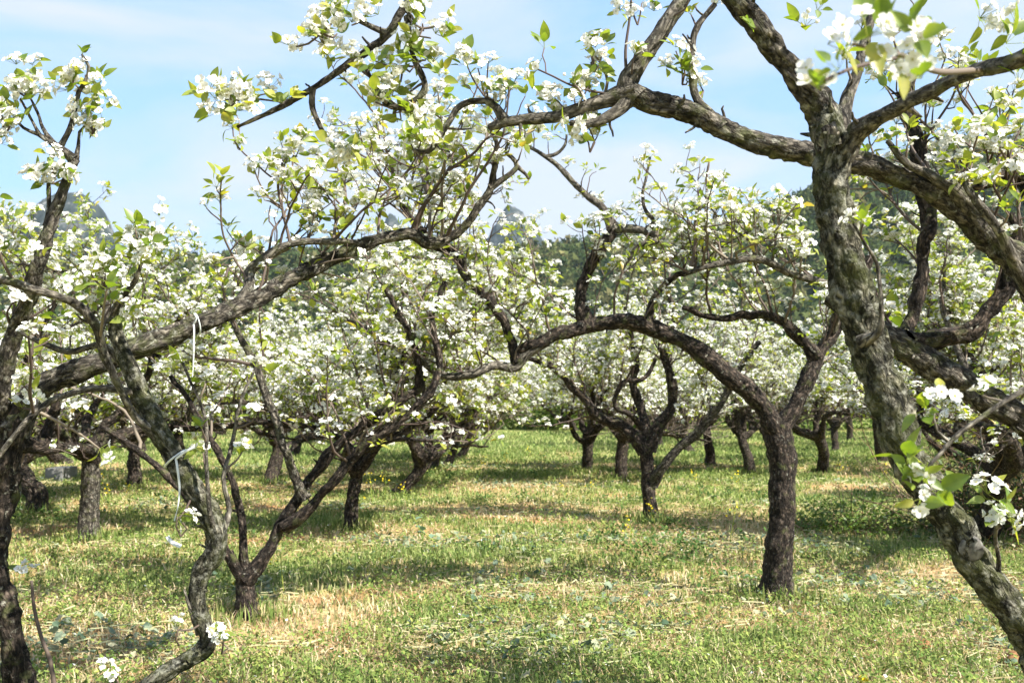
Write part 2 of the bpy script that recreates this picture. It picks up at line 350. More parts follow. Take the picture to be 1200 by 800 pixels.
def make_cluster(lod, kind, rng, big=1.0):
    """kind: 'mix', 'flower', 'leaf', 'bud'"""
    V, F, M = [], [], []; n = [0]
    def put(v, f, m):
        V.append(v); F.append(f + n[0]); M.append(np.full(len(f), m)); n[0] += len(v)
    nf = {'mix': rng.integers(6, 10), 'flower': rng.integers(9, 13), 'leaf': 0, 'few': rng.integers(4, 6), 'bud': rng.integers(4, 7)}[kind]
    nl = {'mix': rng.integers(2, 5), 'flower': rng.integers(1, 4), 'leaf': rng.integers(4, 7), 'few': rng.integers(1, 3), 'bud': rng.integers(4, 6)}[kind]
    for k in range(nf):
        th = rng.uniform(0, 2 * math.pi); ph = math.sqrt((k + 0.5) / max(nf, 1)) * rng.uniform(0.85, 1.3)
        d = np.array([math.sin(ph) * math.cos(th), math.sin(ph) * math.sin(th), math.cos(ph)])
        Ls = rng.uniform(0.022, 0.044) * big; tip = d * Ls
        if lod == 0: v, f = strip(np.zeros(3), tip, 0.0014); put(v, f, 4)
        elif lod == 1 and k % 2: v, f = strip(np.zeros(3), tip, 0.0016); put(v[[0, 1, 4, 3]], np.array([(0, 1, 2), (0, 2, 3)]), 4)
        fd = nrm(d * (0.45 if kind == 'few' else 0.8) + np.array([0, 0, 0.75 if kind == 'few' else 0.35]) + rng.normal(0, 0.25, 3)); Bm = basis(fd, rng.uniform(0, 6.28))
        R = rng.uniform(0.0125, 0.0165) * big
        if kind == 'bud' and rng.random() < 0.75:
            ring = []; r = R * 0.42
            for zz, q in ((0.1, 0.6), (0.8, 1.0), (1.5, 0.75)):
                for t in range(5): ring.append((r * q * math.cos(t * 1.2566), r * q * math.sin(t * 1.2566), zz * r))
            ring += [(0, 0, 0), (0, 0, 1.95 * r)]; f = []
            for i in range(2):
                for t in range(5):
                    a, b = i * 5 + t, i * 5 + (t + 1) % 5; f += [(a, b, b + 5), (a, b + 5, a + 5)]
            for t in range(5): f += [(15, (t + 1) % 5, t), (16, 10 + t, 10 + (t + 1) % 5)]
            put(np.array(ring) @ Bm.T + tip, np.array(f), 0); continue
        cup = rng.uniform(-0.2, 0.55) if kind != 'few' else rng.uniform(-0.1, 0.25)
        for q in range(5):
            v, f = petal_geo(lod, R * rng.uniform(0.92, 1.06))
            c = cup + rng.uniform(-0.15, 0.15)
            y = v[:, 1] * math.cos(c) - v[:, 2] * math.sin(c); z = v[:, 1] * math.sin(c) + v[:, 2] * math.cos(c)
            v = np.stack([v[:, 0], y, z], 1)
            if lod == 0: v = v + rng.normal(0, R * 0.025, v.shape)
            a = q * 1.2566 + rng.uniform(-0.08, 0.08); ca, sa = math.cos(a), math.sin(a)
            v = np.stack([v[:, 0] * ca - v[:, 1] * sa, v[:, 0] * sa + v[:, 1] * ca, v[:, 2]], 1)
            put(v @ Bm.T + tip, f, 0)
        if lod <= 1:
            t = np.arange(5) * 1.2566
            v = np.vstack([np.stack([np.cos(t), np.sin(t), np.full(5, 0.6)], 1) * R * 0.17, [0, 0, R * 0.16]])
            put(v @ Bm.T + tip, np.array([(i, (i + 1) % 5, 5) for i in range(5)]), 2)
        if lod == 0:
            for q in range(10):
                a = q * 0.628 + rng.uniform(-0.2, 0.2); rr_ = R * rng.uniform(0.14, 0.34); zz = R * rng.uniform(0.28, 0.5)
                c = np.array([math.cos(a) * rr_, math.sin(a) * rr_, zz]); e = R * 0.05
                v = np.vstack([c + [e, 0, 0], c + [-e * .5, e, 0], c + [-e * .5, -e, 0], c + [0, 0, e * 1.6]])
                put(v @ Bm.T + tip, np.array([(0, 1, 3), (1, 2, 3), (2, 0, 3)]), 3)
    for k in range(nl):
        th = rng.uniform(0, 6.28); ph = rng.uniform(0.35, 1.75) if kind != 'leaf' else rng.uniform(0.2, 1.5)
        d = np.array([math.sin(ph) * math.cos(th), math.sin(ph) * math.sin(th), math.cos(ph)])
        Lp = rng.uniform(0.012, 0.032) * big; base = d * Lp
        if lod == 0: v, f = strip(np.zeros(3), base, 0.0013); put(v, f, 4)
        Lf = rng.uniform(0.032, 0.062) * big; W = Lf * rng.uniform(0.48, 0.64)
        v, f = leaf_geo(lod, Lf, W, rng)
        dd = nrm(d + np.array([0, 0, rng.uniform(-0.7, 0.4)]) + rng.normal(0, .2, 3))
        x = nrm(np.cross(dd, np.array([0, 0, 1.0]) + rng.normal(0, 0.35, 3))); zz = np.cross(x, dd)
        put(v @ np.stack([x, dd, zz], 1).T + base, f, 1)
    return np.concatenate(V), np.concatenate(F), np.concatenate(M)

TPL = {}
for lod in (0, 1, 2):
    rg = np.random.default_rng(5 + lod)
    TPL[lod] = {'mix': [make_cluster(lod, 'mix', rg) for _ in range(9)], 'flower': [make_cluster(lod, 'flower', rg) for _ in range(8)],
                'leaf': [make_cluster(lod, 'leaf', rg) for _ in range(6)], 'bud': [make_cluster(lod, 'bud', rg) for _ in range(4)], 'few': [make_cluster(lod, 'few', rg) for _ in range(4)]}

def put_clusters(mb, cl, lod, rng, origin=np.zeros(3)):
    """cl: list of (pos, dir, scale, kind)"""
    groups = {}
    for (p, d, s, k) in cl:
        t = int(rng.integers(len(TPL[lod][k]))); groups.setdefault((k, t), []).append((p, d, s))
    for (k, t), lst in groups.items():
        V, F, M = TPL[lod][k][t]
        R = np.stack([basis(d, rng.uniform(0, 6.28)) * s * (0.88 if lod == 0 else 1.0) for (_, d, s) in lst])
        p = np.stack([q[0] for q in lst]) - origin
        W = np.einsum('nij,vj->nvi', R, V) + p[:, None, :]
        FF = F[None] + (np.arange(len(lst)) * len(V))[:, None, None]
        mb.add(W.reshape(-1, 3), f3=FF.reshape(-1, 3), m3=np.tile(M, len(lst)))

# ------------------------------------------------------------------ growth
def walk(p, d, L, r0, r1, rng, up=0.06, wob=0.13, step=0.05):
    n = max(3, int(L / step)); step = L / n; d = nrm(np.asarray(d, float)); pts = [np.array(p, float)]
    for i in range(n):
        d = nrm(d + rng.normal(0, wob, 3) + np.array([0, 0, up]))
        if rng.random() < 0.12: d = nrm(d + rng.normal(0, 0.35, 3))
        pts.append(pts[-1] + d * step)
    return np.array(pts), np.linspace(r0, r1, n + 1)

def at_s(pts, rad, t):
    i = min(int(t * (len(pts) - 1)), len(pts) - 2); f = t * (len(pts) - 1) - i
    return pts[i] * (1 - f) + pts[i + 1] * f, nrm(pts[i + 1] - pts[i]), rad[i] * (1 - f) + rad[i + 1] * f

def kind_pick(rng, leafy):
    u = rng.random()
    if u < leafy * 0.65: return 'leaf'
    return 'flower' if rng.random() < 0.52 else ('mix' if rng.random() < 0.9 else 'bud')

def add_spurs(tw, cl, pts, rad, rng, gap, leafy, t0=0.15, lens=(0.02, 0.13), cs=1.0, prob=0.9):
    L = np.sum(np.linalg.norm(np.diff(pts, axis=0), axis=1)); n = max(1, int(L / gap * (1 - t0)))
    for k in range(n):
        t = t0 + (1 - t0) * (k + rng.uniform(0.1, 0.9)) / n
        p, T, r = at_s(pts, rad, min(t, 0.995))
        a = nrm(np.cross(T, rng.normal(0, 1, 3))); d = nrm(a * 0.9 + T * 0.35 + np.array([0, 0, 0.55]))
        l = rng.uniform(*lens)
        q, qr = walk(p, d, l, min(0.0042, r * 0.8), 0.002, rng, 0.05, 0.25, 0.03)
        tw.append((q, qr))
        if rng.random() < prob: cl.append((q[-1], nrm(q[-1] - q[-2] + np.array([0, 0, 0.35])), cs * rng.uniform(0.85, 1.2), kind_pick(rng, leafy)))
    p, T, r = at_s(pts, rad, 0.999)
    cl.append((p, nrm(T + np.array([0, 0, 0.2])), cs * rng.uniform(0.9, 1.2), kind_pick(rng, leafy)))

def add_shoots(tw, cl, pts, rad, rng, dens, lens, gap=0.085, leafy=0.16, t0=0.1, up=0.9, cs=1.0, sub=0.5):
    L = np.sum(np.linalg.norm(np.diff(pts, axis=0), axis=1)); n = rng.poisson(L * dens)
    for k in range(n):
        t = rng.uniform(t0, 1.0); p, T, r = at_s(pts, rad, t)
        a = nrm(np.cross(T, rng.normal(0, 1, 3)))
        d = nrm(a + T * 0.5 + np.array([0, 0, up])); l = rng.uniform(*lens)
        q, qr = walk(p, d, l, min(max(0.005, 0.012 * l), r * 0.75), 0.0028, rng, 0.035, 0.13, 0.05)
        tw.append((q, qr)); add_spurs(tw, cl, q, qr, rng, gap, leafy, cs=cs)
        if l > 0.35:
            for z in range(rng.poisson(l / 0.3 * sub)):
                p2, T2, r2 = at_s(q, qr, rng.uniform(0.25, 0.85))
                d2 = nrm(nrm(np.cross(T2, rng.normal(0, 1, 3))) + T2 * 0.6 + np.array([0, 0, 0.25]))
                q2, qr2 = walk(p2, d2, l * rng.uniform(0.3, 0.55), r2 * 0.75, 0.0024, rng, 0.03, 0.15, 0.05)
                tw.append((q2, qr2)); add_spurs(tw, cl, q2, qr2, rng, gap, leafy, cs=cs)

def twig_mesh(mb, tw, mat, n=5, ds=0.035, origin=np.zeros(3)):
    for i, (p, r) in enumerate(tw): tube(mb, p - origin, r, ds, n, 0.0, mat, i % 97)

def build_tree(name, base, trunk, limbs, tw, cl, lod, rng, bark, label, cat='tree', group=None, n_cluster_parts=0, dist=5.0, rough=0.16):
    """trunk, limbs: (pts, rad, material)"""
    base = np.array(base, float)
    root = empty('pear_tree', base); tag(root, label, cat, group)
    hi = dist < 4.5
    seed = int(rng.integers(1000))
    def limb(nm, item, i):
        p, r, m = item; mb = MB()
        big = float(np.max(r)) > 0.018
        tube(mb, p - base, r, (0.011 if big else 0.02) if hi else (0.022 if dist < 8 else 0.035), (26 if big else 14) if hi else (14 if dist < 11 else 9),
             rough if m is not M_YOUNG else rough * 0.45, 0, seed + i, True, (0.16 if m is not M_YOUNG else 0.08) * (1 if m is not M_BARK_G else .55), 2 if nm == 'trunk' else 1, .85 if m is M_BARK_D else .35)
        if dist < 12:
            L_ = np.sum(np.linalg.norm(np.diff(p, axis=0), axis=1)); rs = np.random.default_rng(seed + i)
            for z in range(int(L_ * (7 if hi else 5))):
                q0, T0, r0 = at_s(p, r, rs.uniform(0.1, 0.98)); d0 = nrm(nrm(np.cross(T0, rs.normal(0, 1, 3))) + T0 * 0.3 + np.array([0, 0, .2]))
                if r0 < 0.008: continue
                w0, wr = walk(q0 + d0 * r0 * 0.6 - base, d0, r0 * 0.5 + rs.uniform(0.008, 0.05), min(r0 * .45, rs.uniform(.003, .010)), .0022, rs, .05, .35, .015)
                tube(mb, w0, wr, .012, 7, 0.10, 0, z)
        return mb.build(nm, [m], root)
    limb('trunk', trunk, 0)
    for i, it in enumerate(limbs): limb('limb', it, i + 1)
    mb = MB()
    own = []
    if n_cluster_parts:
        order = sorted(range(len(cl)), key=lambda i: np.linalg.norm(cl[i][0] - np.array([0, 0, CAMZ])))
        fr = [i for i in order if in_frame(cl[i][0])][:n_cluster_parts]
        own = [cl[i] for i in fr]; fs = set(fr); cl = [c for i, c in enumerate(cl) if i not in fs]
    for c in own:
        m2 = MB(); put_clusters(m2, [(c[0] * 0, c[1], c[2], c[3])], lod, rng)
        o = m2.build('leaf_cluster' if c[3] == 'leaf' else 'blossom_cluster', CL_MATS, root); o.location = c[0] - base
    t = MB(); twig_mesh(t, tw, 0, 6 if hi else (5 if dist < 8 else 3), 0.025 if hi else 0.05, base)
    if t.n: t.build('twigs', [M_TWIG], root)['kind'] = 'stuff'
    put_clusters(mb, cl, lod, rng, base)
    if mb.n: mb.build('crown', CL_MATS, root)['kind'] = 'stuff'
    return root

def in_frame(p, m=40):
    x, y, z = p[0], p[1], p[2] - CAMZ
    cyy = y * math.cos(PITCH) + z * math.sin(PITCH); cz = -y * math.sin(PITCH) + z * math.cos(PITCH)
    if cyy < 0.2: return False
    px, py = 600 + FPX * x / cyy, 400 - FPX * cz / cyy
    return -m < px < 1200 + m and -m < py < 800 + m

def trace(spec):
    """[(px, py, depth, radius_px)] -> points, radii in metres"""
    pts = np.array([P(a, b, d) for a, b, d, r in spec]); rad = np.array([r / FPX * d for a, b, d, r in spec])
    return pts, rad
def root_of(px, d): return P(px, HY + CAMZ * FPX / d * 1.0, d)

# ------------------------------------------------------------------ ground
ROWS = [4.9, 6.3, 8.1, 10.9, 13.6, 17.0]          # strips of cut stalks lying across the orchard floor
def g_h(x, y):
    x = np.asarray(x, float); y = np.asarray(y, float); sh = x.shape; x = x.ravel(); y = y.ravel()
    h = 0.035 * n2(x, y, 0.55, 3, 2) + 0.02 * n2(x, y, 2.2, 5, 2)
    near = np.exp(-np.maximum(np.hypot(x, y - 10) - 30, 0) / 20)
    return (h * near).reshape(sh)
def g_green(x, y):
    x = np.asarray(x, float).ravel(); y = np.asarray(y, float).ravel()
    g = 0.50 + 1.05 * n2(x * 0.7, y, 0.9, 21, 3) + 0.65 * n2(x * .8, y, 3.2, 31, 2)
    for r in ROWS:
        w = 0.33 + 0.05 * r * 0.5
        g -= 0.55 * np.exp(-((y - r - 0.25 * n2(x, y, 0.5, 44, 2)) / (w * 0.7)) ** 2) * (0.65 + 0.5 * n2(x, y, 0.6, 55, 2))
    g += 0.5 * np.clip((y - 13) / 8, 0, 1)
    return np.clip(g, 0, 1)

def ground_mat():
    m, nt, out = new_mat('orchard_soil_and_turf'); L = nt.links.new
    at = nd(nt, 'ShaderNodeAttribute', attribute_name='green')
    tc = nd(nt, 'ShaderNodeTexCoord')
    n1 = nd(nt, 'ShaderNodeTexNoise', Scale=9.0, Detail=8.0, Roughness=0.7); L(tc.outputs['Object'], n1.inputs['Vector'])
    n2_ = nd(nt, 'ShaderNodeTexNoise', Scale=60.0, Detail=4.0, Roughness=0.7); L(tc.outputs['Object'], n2_.inputs['Vector'])
    n3 = nd(nt, 'ShaderNodeTexNoise', Scale=1.6, Detail=4.0); L(tc.outputs['Object'], n3.inputs['Vector'])
    dry = ramp(nt, [(0.32, (0.16, 0.095, 0.045)), (0.5, (0.36, 0.26, 0.12)), (0.68, (0.50, 0.41, 0.23))]); L(n1.outputs['Fac'], dry.inputs[0])
    rd = ramp(nt, [(0.50, (0,) * 3), (0.64, (0.8,) * 3)]); L(n3.outputs['Fac'], rd.inputs[0])
    red = nd(nt, 'ShaderNodeMixRGB'); red.inputs[2].default_value = (0.33, 0.17, 0.075, 1); L(rd.outputs[0], red.inputs[0]); L(dry.outputs[0], red.inputs[1])
    gr = ramp(nt, [(0.3, (0.09, 0.13, 0.035)), (0.5, (0.19, 0.225, 0.06)), (0.72, (0.30, 0.31, 0.10))]); L(n2_.outputs['Fac'], gr.inputs[0])
    mx = nd(nt, 'ShaderNodeMixRGB'); L(at.outputs['Fac'], mx.inputs[0]); L(red.outputs[0], mx.inputs[1]); L(gr.outputs[0], mx.inputs[2])
    b = nd(nt, 'ShaderNodeBsdfPrincipled', Roughness=1.0); b.inputs['Specular IOR Level'].default_value = 0.1
    L(mx.outputs[0], b.inputs['Base Color'])
    bp = nd(nt, 'ShaderNodeBump', Strength=0.9, Distance=0.03); L(n1.outputs['Fac'], bp.inputs['Height']); L(bp.outputs[0], b.inputs['Normal'])
    L(b.outputs[0], out.inputs[0]); return m

ys = np.concatenate([-np.geomspace(60, 3, 18), np.linspace(-2, 2, 12), np.linspace(2.1, 20, 230), np.geomspace(20.2, 4000, 90)])
xs = np.concatenate([-np.geomspace(3000, 10.2, 50), np.linspace(-10, 10, 240), np.geomspace(10.2, 3000, 50)])
XX, YY = np.meshgrid(xs, ys); ZZ = g_h(XX, YY)
gm = MB(); nx = len(xs); ii = np.arange(len(ys) - 1)[:, None] * nx + np.arange(nx - 1)[None]
gm.add(np.stack([XX.ravel(), YY.ravel(), ZZ.ravel()], 1), f4=np.stack([ii, ii + 1, ii + nx + 1, ii + nx], -1).reshape(-1, 4), green=g_green(XX, YY))
tag(gm.build('ground', [ground_mat()]), kind='structure')

# blades: green and straw ones in two objects
def attr_blade_mat(name, trans):
    m, nt, out = new_mat(name); L = nt.links.new
    at = nd(nt, 'ShaderNodeAttribute', attribute_name='tint')
    df = nd(nt, 'ShaderNodeBsdfDiffuse'); tr = nd(nt, 'ShaderNodeBsdfTranslucent')
    L(at.outputs['Color'], df.inputs[0]); L(at.outputs['Color'], tr.inputs[0])
    mx = nd(nt, 'ShaderNodeMixShader', Fac=trans); L(df.outputs[0], mx.inputs[1]); L(tr.outputs[0], mx.inputs[2]); L(mx.outputs[0], out.inputs[0]); return m
M_BLADE = attr_blade_mat('grass_blade', 0.3)

def sample_floor(n, rng, d0=2.6, d1=26.0, power=1.0):
    # even over the picture: more per square metre close by
    u = rng.random(n); a = 1 - power
    d = d0 * (d1 / d0) ** u if power == 1.0 else (d0 ** a + u * (d1 ** a - d0 ** a)) ** (1 / a)
    x = rng.uniform(-1, 1, n) * (d * 0.56 + 0.9)
    return x, d

def blades(mb, x, y, h, w, rng, tint, lean=0.5, flat=None):
    n = len(x); z = g_h(x, y); a = rng.uniform(0, 6.28, n); ln = np.abs(rng.normal(0, lean, n)) if flat is None else flat
    dx, dy = np.cos(a), np.sin(a); sx, sy = -dy, dx
    b = np.stack([x, y, z - 0.004], 1); dirv = np.stack([dx, dy, np.zeros(n)], 1); side = np.stack([sx, sy, np.zeros(n)], 1)
    up = np.array([0, 0, 1.0]); w = np.asarray(w); h = np.asarray(h)
    c1, s1 = np.cos(ln * 0.6)[:, None], np.sin(ln * 0.6)[:, None]; c2, s2 = np.cos(ln * 1.3)[:, None], np.sin(ln * 1.3)[:, None]
    mid = b + (up * c1 + dirv * s1) * (h * 0.55)[:, None]; tip = mid + (up * c2 + dirv * s2) * (h * 0.45)[:, None]
    hw = (w / 2)[:, None]
    V = np.stack([b - side * hw, b + side * hw, mid - side * hw * 0.8, mid + side * hw * 0.8, tip], 1).reshape(-1, 3)
    F = np.array([(0, 1, 3), (0, 3, 2), (2, 3, 4)])[None] + (np.arange(n) * 5)[:, None, None]
    mb.add(V, f3=F.reshape(-1, 3), tint=np.repeat(tint, 5, 0))

def pick_col(rng, n, stops):
    s = np.array(stops); u = rng.random(n) * (len(s) - 1); i = np.minimum(u.astype(int), len(s) - 2); f = (u - i)[:, None]
    return s[i] * (1 - f) + s[i + 1] * f

rg = np.random.default_rng(11)
mb = MB(); x, y = sample_floor(420000, rg, 2.6, 34, 1.25); g = g_green(x, y); k = rg.random(len(x)) < (0.10 + 0.95 * g ** 1.3); x, y, g = x[k], y[k], g[k]
h = rg.uniform(0.02, 0.065, len(x)) * (0.75 + 0.6 * g) * (1 + 0.4 * np.clip((y - 14) / 8, 0, 1)) * (1 + 0.4 * np.clip(n2(x, y, 1.4, 71, 2), 0, 1))
blades(mb, x, y, h, (0.0035 + 0.0011 * y) * rg.uniform(0.6, 1.3, len(x)), rg, pick_col(rg, len(x), [(0.09, 0.15, 0.045), (0.17, 0.24, 0.07), (0.27, 0.32, 0.115), (0.38, 0.40, 0.18)]), 0.8)
tag(mb.build('grass', [M_BLADE], smooth=False), 'short green grass growing in uneven patches across the orchard floor', 'grass', kind='stuff')

mb = MB(); x, y = sample_floor(105000, rg, 2.6, 30, 1.3); g = g_green(x, y); k = rg.random(len(x)) < (1.0 - 0.85 * g); x, y = x[k], y[k]
blades(mb, x, y, rg.uniform(0.03, 0.10, len(x)), (0.0028 + 0.0009 * y) * rg.uniform(0.6, 1.2, len(x)), rg, pick_col(rg, len(x), [(0.31, 0.21, 0.11), (0.48, 0.39, 0.24), (0.62, 0.55, 0.38)]), flat=rg.uniform(0.5, 1.5, len(x)))
tag(mb.build('dry_grass', [M_BLADE], smooth=False), 'dry straw coloured grass lying between the green patches', 'dry grass', kind='stuff')

# low leafy herbs
def herb_field(n, rng, cols, size, thr, seed, d1=24):
    mb = MB(); x, y = sample_floor(n, rng, 2.7, d1, 1.25); k = (n2(x, y, 0.8, seed, 3) > thr); x, y = x[k], y[k]; n = len(x)
    nl = 9; X = np.repeat(x, nl) + rng.normal(0, 0.022, n * nl) * np.repeat(1 + y * .05, nl); Y = np.repeat(y, nl) + rng.normal(0, 0.022, n * nl)
    Z = g_h(X, Y) + rng.uniform(0.005, 0.085, n * nl) * np.repeat(rng.uniform(0.4, 1.3, n), nl)
    a = rng.uniform(0, 6.28, n * nl); t = rng.uniform(-0.3, 0.9, n * nl); L = size * rng.uniform(0.6, 1.5, n * nl) * (1 + 0.07 * Y)
    d = np.stack([np.cos(a) * np.cos(t), np.sin(a) * np.cos(t), np.sin(t)], 1); s = np.stack([-np.sin(a), np.cos(a), rng.normal(0, .3, n * nl)], 1)
    c = np.stack([X, Y, Z], 1); V = np.stack([c, c + d * L[:, None] * .5 - s * L[:, None] * .27, c + d * L[:, None] * .5 + s * L[:, None] * .27, c + d * L[:, None]], 1).reshape(-1, 3)
    F = np.array([(0, 2, 1), (1, 2, 3)])[None] + (np.arange(n * nl) * 4)[:, None, None]
    mb.add(V, f3=F.reshape(-1, 3), tint=np.repeat(np.repeat(pick_col(rng, n, cols), nl, 0) * rng.uniform(0.75, 1.25, (n * nl, 1)), 4, 0)); return mb
tag(herb_field(24000, rg, [(0.09, 0.155, 0.04), (0.17, 0.235, 0.06), (0.28, 0.31, 0.09)], 0.015, -0.22, 88).build('ground_cover', [M_BLADE], smooth=False),
    'low small leaved green weeds covering the orchard floor', 'weeds', kind='stuff')

tag(herb_field(7000, rg, [(0.05, 0.105, 0.03), (0.09, 0.15, 0.045)], 0.026, 0.16, 133).build('broad_leaved_weeds', [M_BLADE], smooth=False),
    'darker green broad leaved weeds in clumps on the orchard floor', 'weeds', kind='stuff')
# strips of cut, wilted stalks and bluish cabbage leaves
def litter(n, rng, thr=-0.05):
    x = rng.uniform(-1, 1, n); ri = rng.integers(0, len(ROWS), n); r = np.array(ROWS)[ri]
    x = x * (r * 0.55 + 0.8); y = r + rng.normal(0, 0.20 + 0.018 * r, n) + 0.25 * n2(x, r, 0.5, 44, 2)
    k = n2(x, y, 1.1, 61, 2) > thr; return x[k], y[k]
mb = MB(); x, y = litter(8500, rg); n = len(x)
L = rg.uniform(0.03, 0.10, n) * (1 + 1.4 * rg.random(n) ** 4); a = rg.normal(0, 0.9, n); z = g_h(x, y) + rg.uniform(0.004, 0.045, n)
d = np.stack([np.cos(a), np.sin(a) * .8, rg.normal(0, 0.10, n)], 1) * (L / 2)[:, None]; s = np.stack([-np.sin(a), np.cos(a), np.zeros(n)], 1) * (rg.uniform(0.0014, 0.0034, n) * (1 + .05 * y))[:, None]
c = np.stack([x, y, z], 1); up = np.array([0, 0, 1.0]) * 0.5; su = np.linalg.norm(s, axis=1)[:, None] * np.array([0, 0, 1.0])
V = np.stack([c - d - s, c - d + s, c - d + su * 1.5, c + d - s, c + d + s, c + d + su * 1.5], 1).reshape(-1, 3)
F = np.array([(0, 1, 4), (0, 4, 3), (1, 2, 5), (1, 5, 4), (2, 0, 3), (2, 3, 5)])[None] + (np.arange(n) * 6)[:, None, None]
mb.add(V, f3=F.reshape(-1, 3), tint=np.repeat(pick_col(rg, n, [(0.33, 0.27, 0.13), (0.50, 0.46, 0.27), (0.42, 0.45, 0.25)]), 6, 0))
tag(mb.build('straw', [M_BLADE], smooth=False), 'pale cut stalks lying in strips across the orchard floor', 'straw', kind='stuff')
mb = MB(); x, y = litter(12500, rg, 0.08); n = len(x); L = rg.uniform(0.02, 0.06, n); a = rg.uniform(0, 6.28, n); t = rg.uniform(-.2, .7, n)
gx, gy = np.meshgrid(np.linspace(-.4, .4, 4), np.linspace(0, 1, 5)); gx = gx * np.sin(np.clip(gy, .08, .93) * math.pi)
TV = np.stack([gx.ravel(), gy.ravel()], 1); c = np.stack([x, y, g_h(x, y) + rg.uniform(0.0, 0.05, n)], 1)
d = np.stack([np.cos(a) * np.cos(t), np.sin(a) * np.cos(t), np.sin(t)], 1); s = np.stack([-np.sin(a), np.cos(a), rg.normal(0, .4, n)], 1)
V = c[:, None] + L[:, None, None] * (TV[None, :, :1] * s[:, None] + TV[None, :, 1:] * d[:, None] + (rg.normal(0, .07, (n, 20, 1))) * np.array([0, 0, 1.0]))
q = (np.arange(4)[:, None] * 4 + np.arange(3)[None]).ravel(); Q = np.stack([q, q + 1, q + 5, q + 4], 1)
mb.add(V.reshape(-1, 3), f4=(Q[None] + (np.arange(n) * 20)[:, None, None]).reshape(-1, 4), tint=np.repeat(pick_col(rg, n, [(0.08, 0.13, 0.08), (0.17, 0.23, 0.16), (0.26, 0.31, 0.21), (0.42, 0.40, 0.26)]), 20, 0))
tag(mb.build('wilted_leaves', [M_BLADE]), 'wilted blue green cabbage leaves lying in the strips of cut stalks', 'leaves', kind='stuff')
# stubble: short upright cut stems
mb = MB(); x, y = sample_floor(3200, rg, 3.2, 12, 1.1); k = n2(x, y, 0.9, 91, 2) > 0.12; x, y = x[k], y[k]; n = len(x)
blades(mb, x, y, rg.uniform(0.04, 0.11, n), 0.005 + 0.0006 * y, rg, pick_col(rg, n, [(0.36, 0.36, 0.15), (0.50, 0.50, 0.26), (0.34, 0.38, 0.17)]), 0.18)
tag(mb.build('stubble', [M_BLADE], smooth=False), 'short upright cut stems standing in the grass', 'stubble', kind='stuff')
# fallen petals
mb = MB(); x, y = sample_floor(420, rg, 3, 14, 1.1); n = len(x); a = rg.uniform(0, 6.28, n); c = np.stack([x, y, g_h(x, y) + rg.uniform(.02, .06, n)], 1)
d = np.stack([np.cos(a), np.sin(a), rg.normal(0, .3, n)], 1) * .009; s = np.stack([-np.sin(a), np.cos(a), rg.normal(0, .3, n)], 1) * .007
mb.add(np.stack([c - d, c + s, c + d, c - s], 1).reshape(-1, 3), f4=np.arange(n * 4).reshape(-1, 4))
tag(mb.build('fallen_petals', [M_PETAL], smooth=False), 'white petals fallen on the grass under the trees', 'petals', kind='stuff')

# ------------------------------------------------------------------ far hills, forest and air
def hill_mat(name, c1, c2, c3, sc):
    m, nt, out = new_mat(name); L = nt.links.new
    tc = nd(nt, 'ShaderNodeTexCoord'); n1 = nd(nt, 'ShaderNodeTexNoise', Scale=sc, Detail=9.0, Roughness=0.68); L(tc.outputs['Object'], n1.inputs['Vector'])
    r = ramp(nt, [(0.36, c1), (0.54, c2), (0.70, c3)]); L(n1.outputs['Fac'], r.inputs[0])
    b = nd(nt, 'ShaderNodeBsdfPrincipled', Roughness=1.0); b.inputs['Specular IOR Level'].default_value = 0.0; L(r.outputs[0], b.inputs['Base Color'])
    L(b.outputs[0], out.inputs[0]); return m
M_KARST = hill_mat('karst_slope', (0.014, 0.021, 0.020), (0.040, 0.050, 0.048), (0.20, 0.20, 0.20), 0.045)
M_RIDGE = hill_mat('wooded_slope', (0.02, 0.03, 0.012), (0.05, 0.065, 0.025), (0.10, 0.10, 0.05), 0.08)
def karst(px, py, d, wpx, steep, seed, sx=1.0):
    top = P(px, py, d); H = top[2]; R = wpx / FPX * d
    n = 170; u, v = np.meshgrid(np.linspace(-1.7, 1.7, n), np.linspace(-1.7, 1.7, n))
    r = np.hypot(u, v); X = top[0] + u * R * sx; Y = top[1] + v * R * sx
    q = np.stack([X.ravel(), Y.ravel(), 0 * X.ravel()], 1) / R
    rr = np.clip(r + 0.16 * fbm(q * 2.2, seed, 3).reshape(r.shape), 0, None)
    z = H * np.exp(-(rr / 0.82) ** steep) * (1 + 0.02 * fbm(q * 6, seed + 2, 3).reshape(r.shape)) + H * (0.026 * fbm(q * 9, seed + 4, 4) + 0.020 * np.abs(fbm(q * 30, seed + 6, 3))).reshape(r.shape) - 2
    m = MB(); i = np.arange(n - 1)[:, None] * n + np.arange(n - 1)[None]
    m.add(np.stack([X.ravel(), Y.ravel(), z.ravel()], 1), f4=np.stack([i, i + 1, i + n + 1, i + n], -1).reshape(-1, 4))
    tag(m.build('hill', [M_KARST]), kind='structure')
karst(86, 224, 800, 112, 2.2, 3); karst(-10, 240, 860, 130, 2.4, 7)
karst(597, 237, 1150, 92, 1.75, 12); karst(458, 246, 1080, 62, 1.7, 21); karst(535, 272, 1250, 220, 2.0, 33)

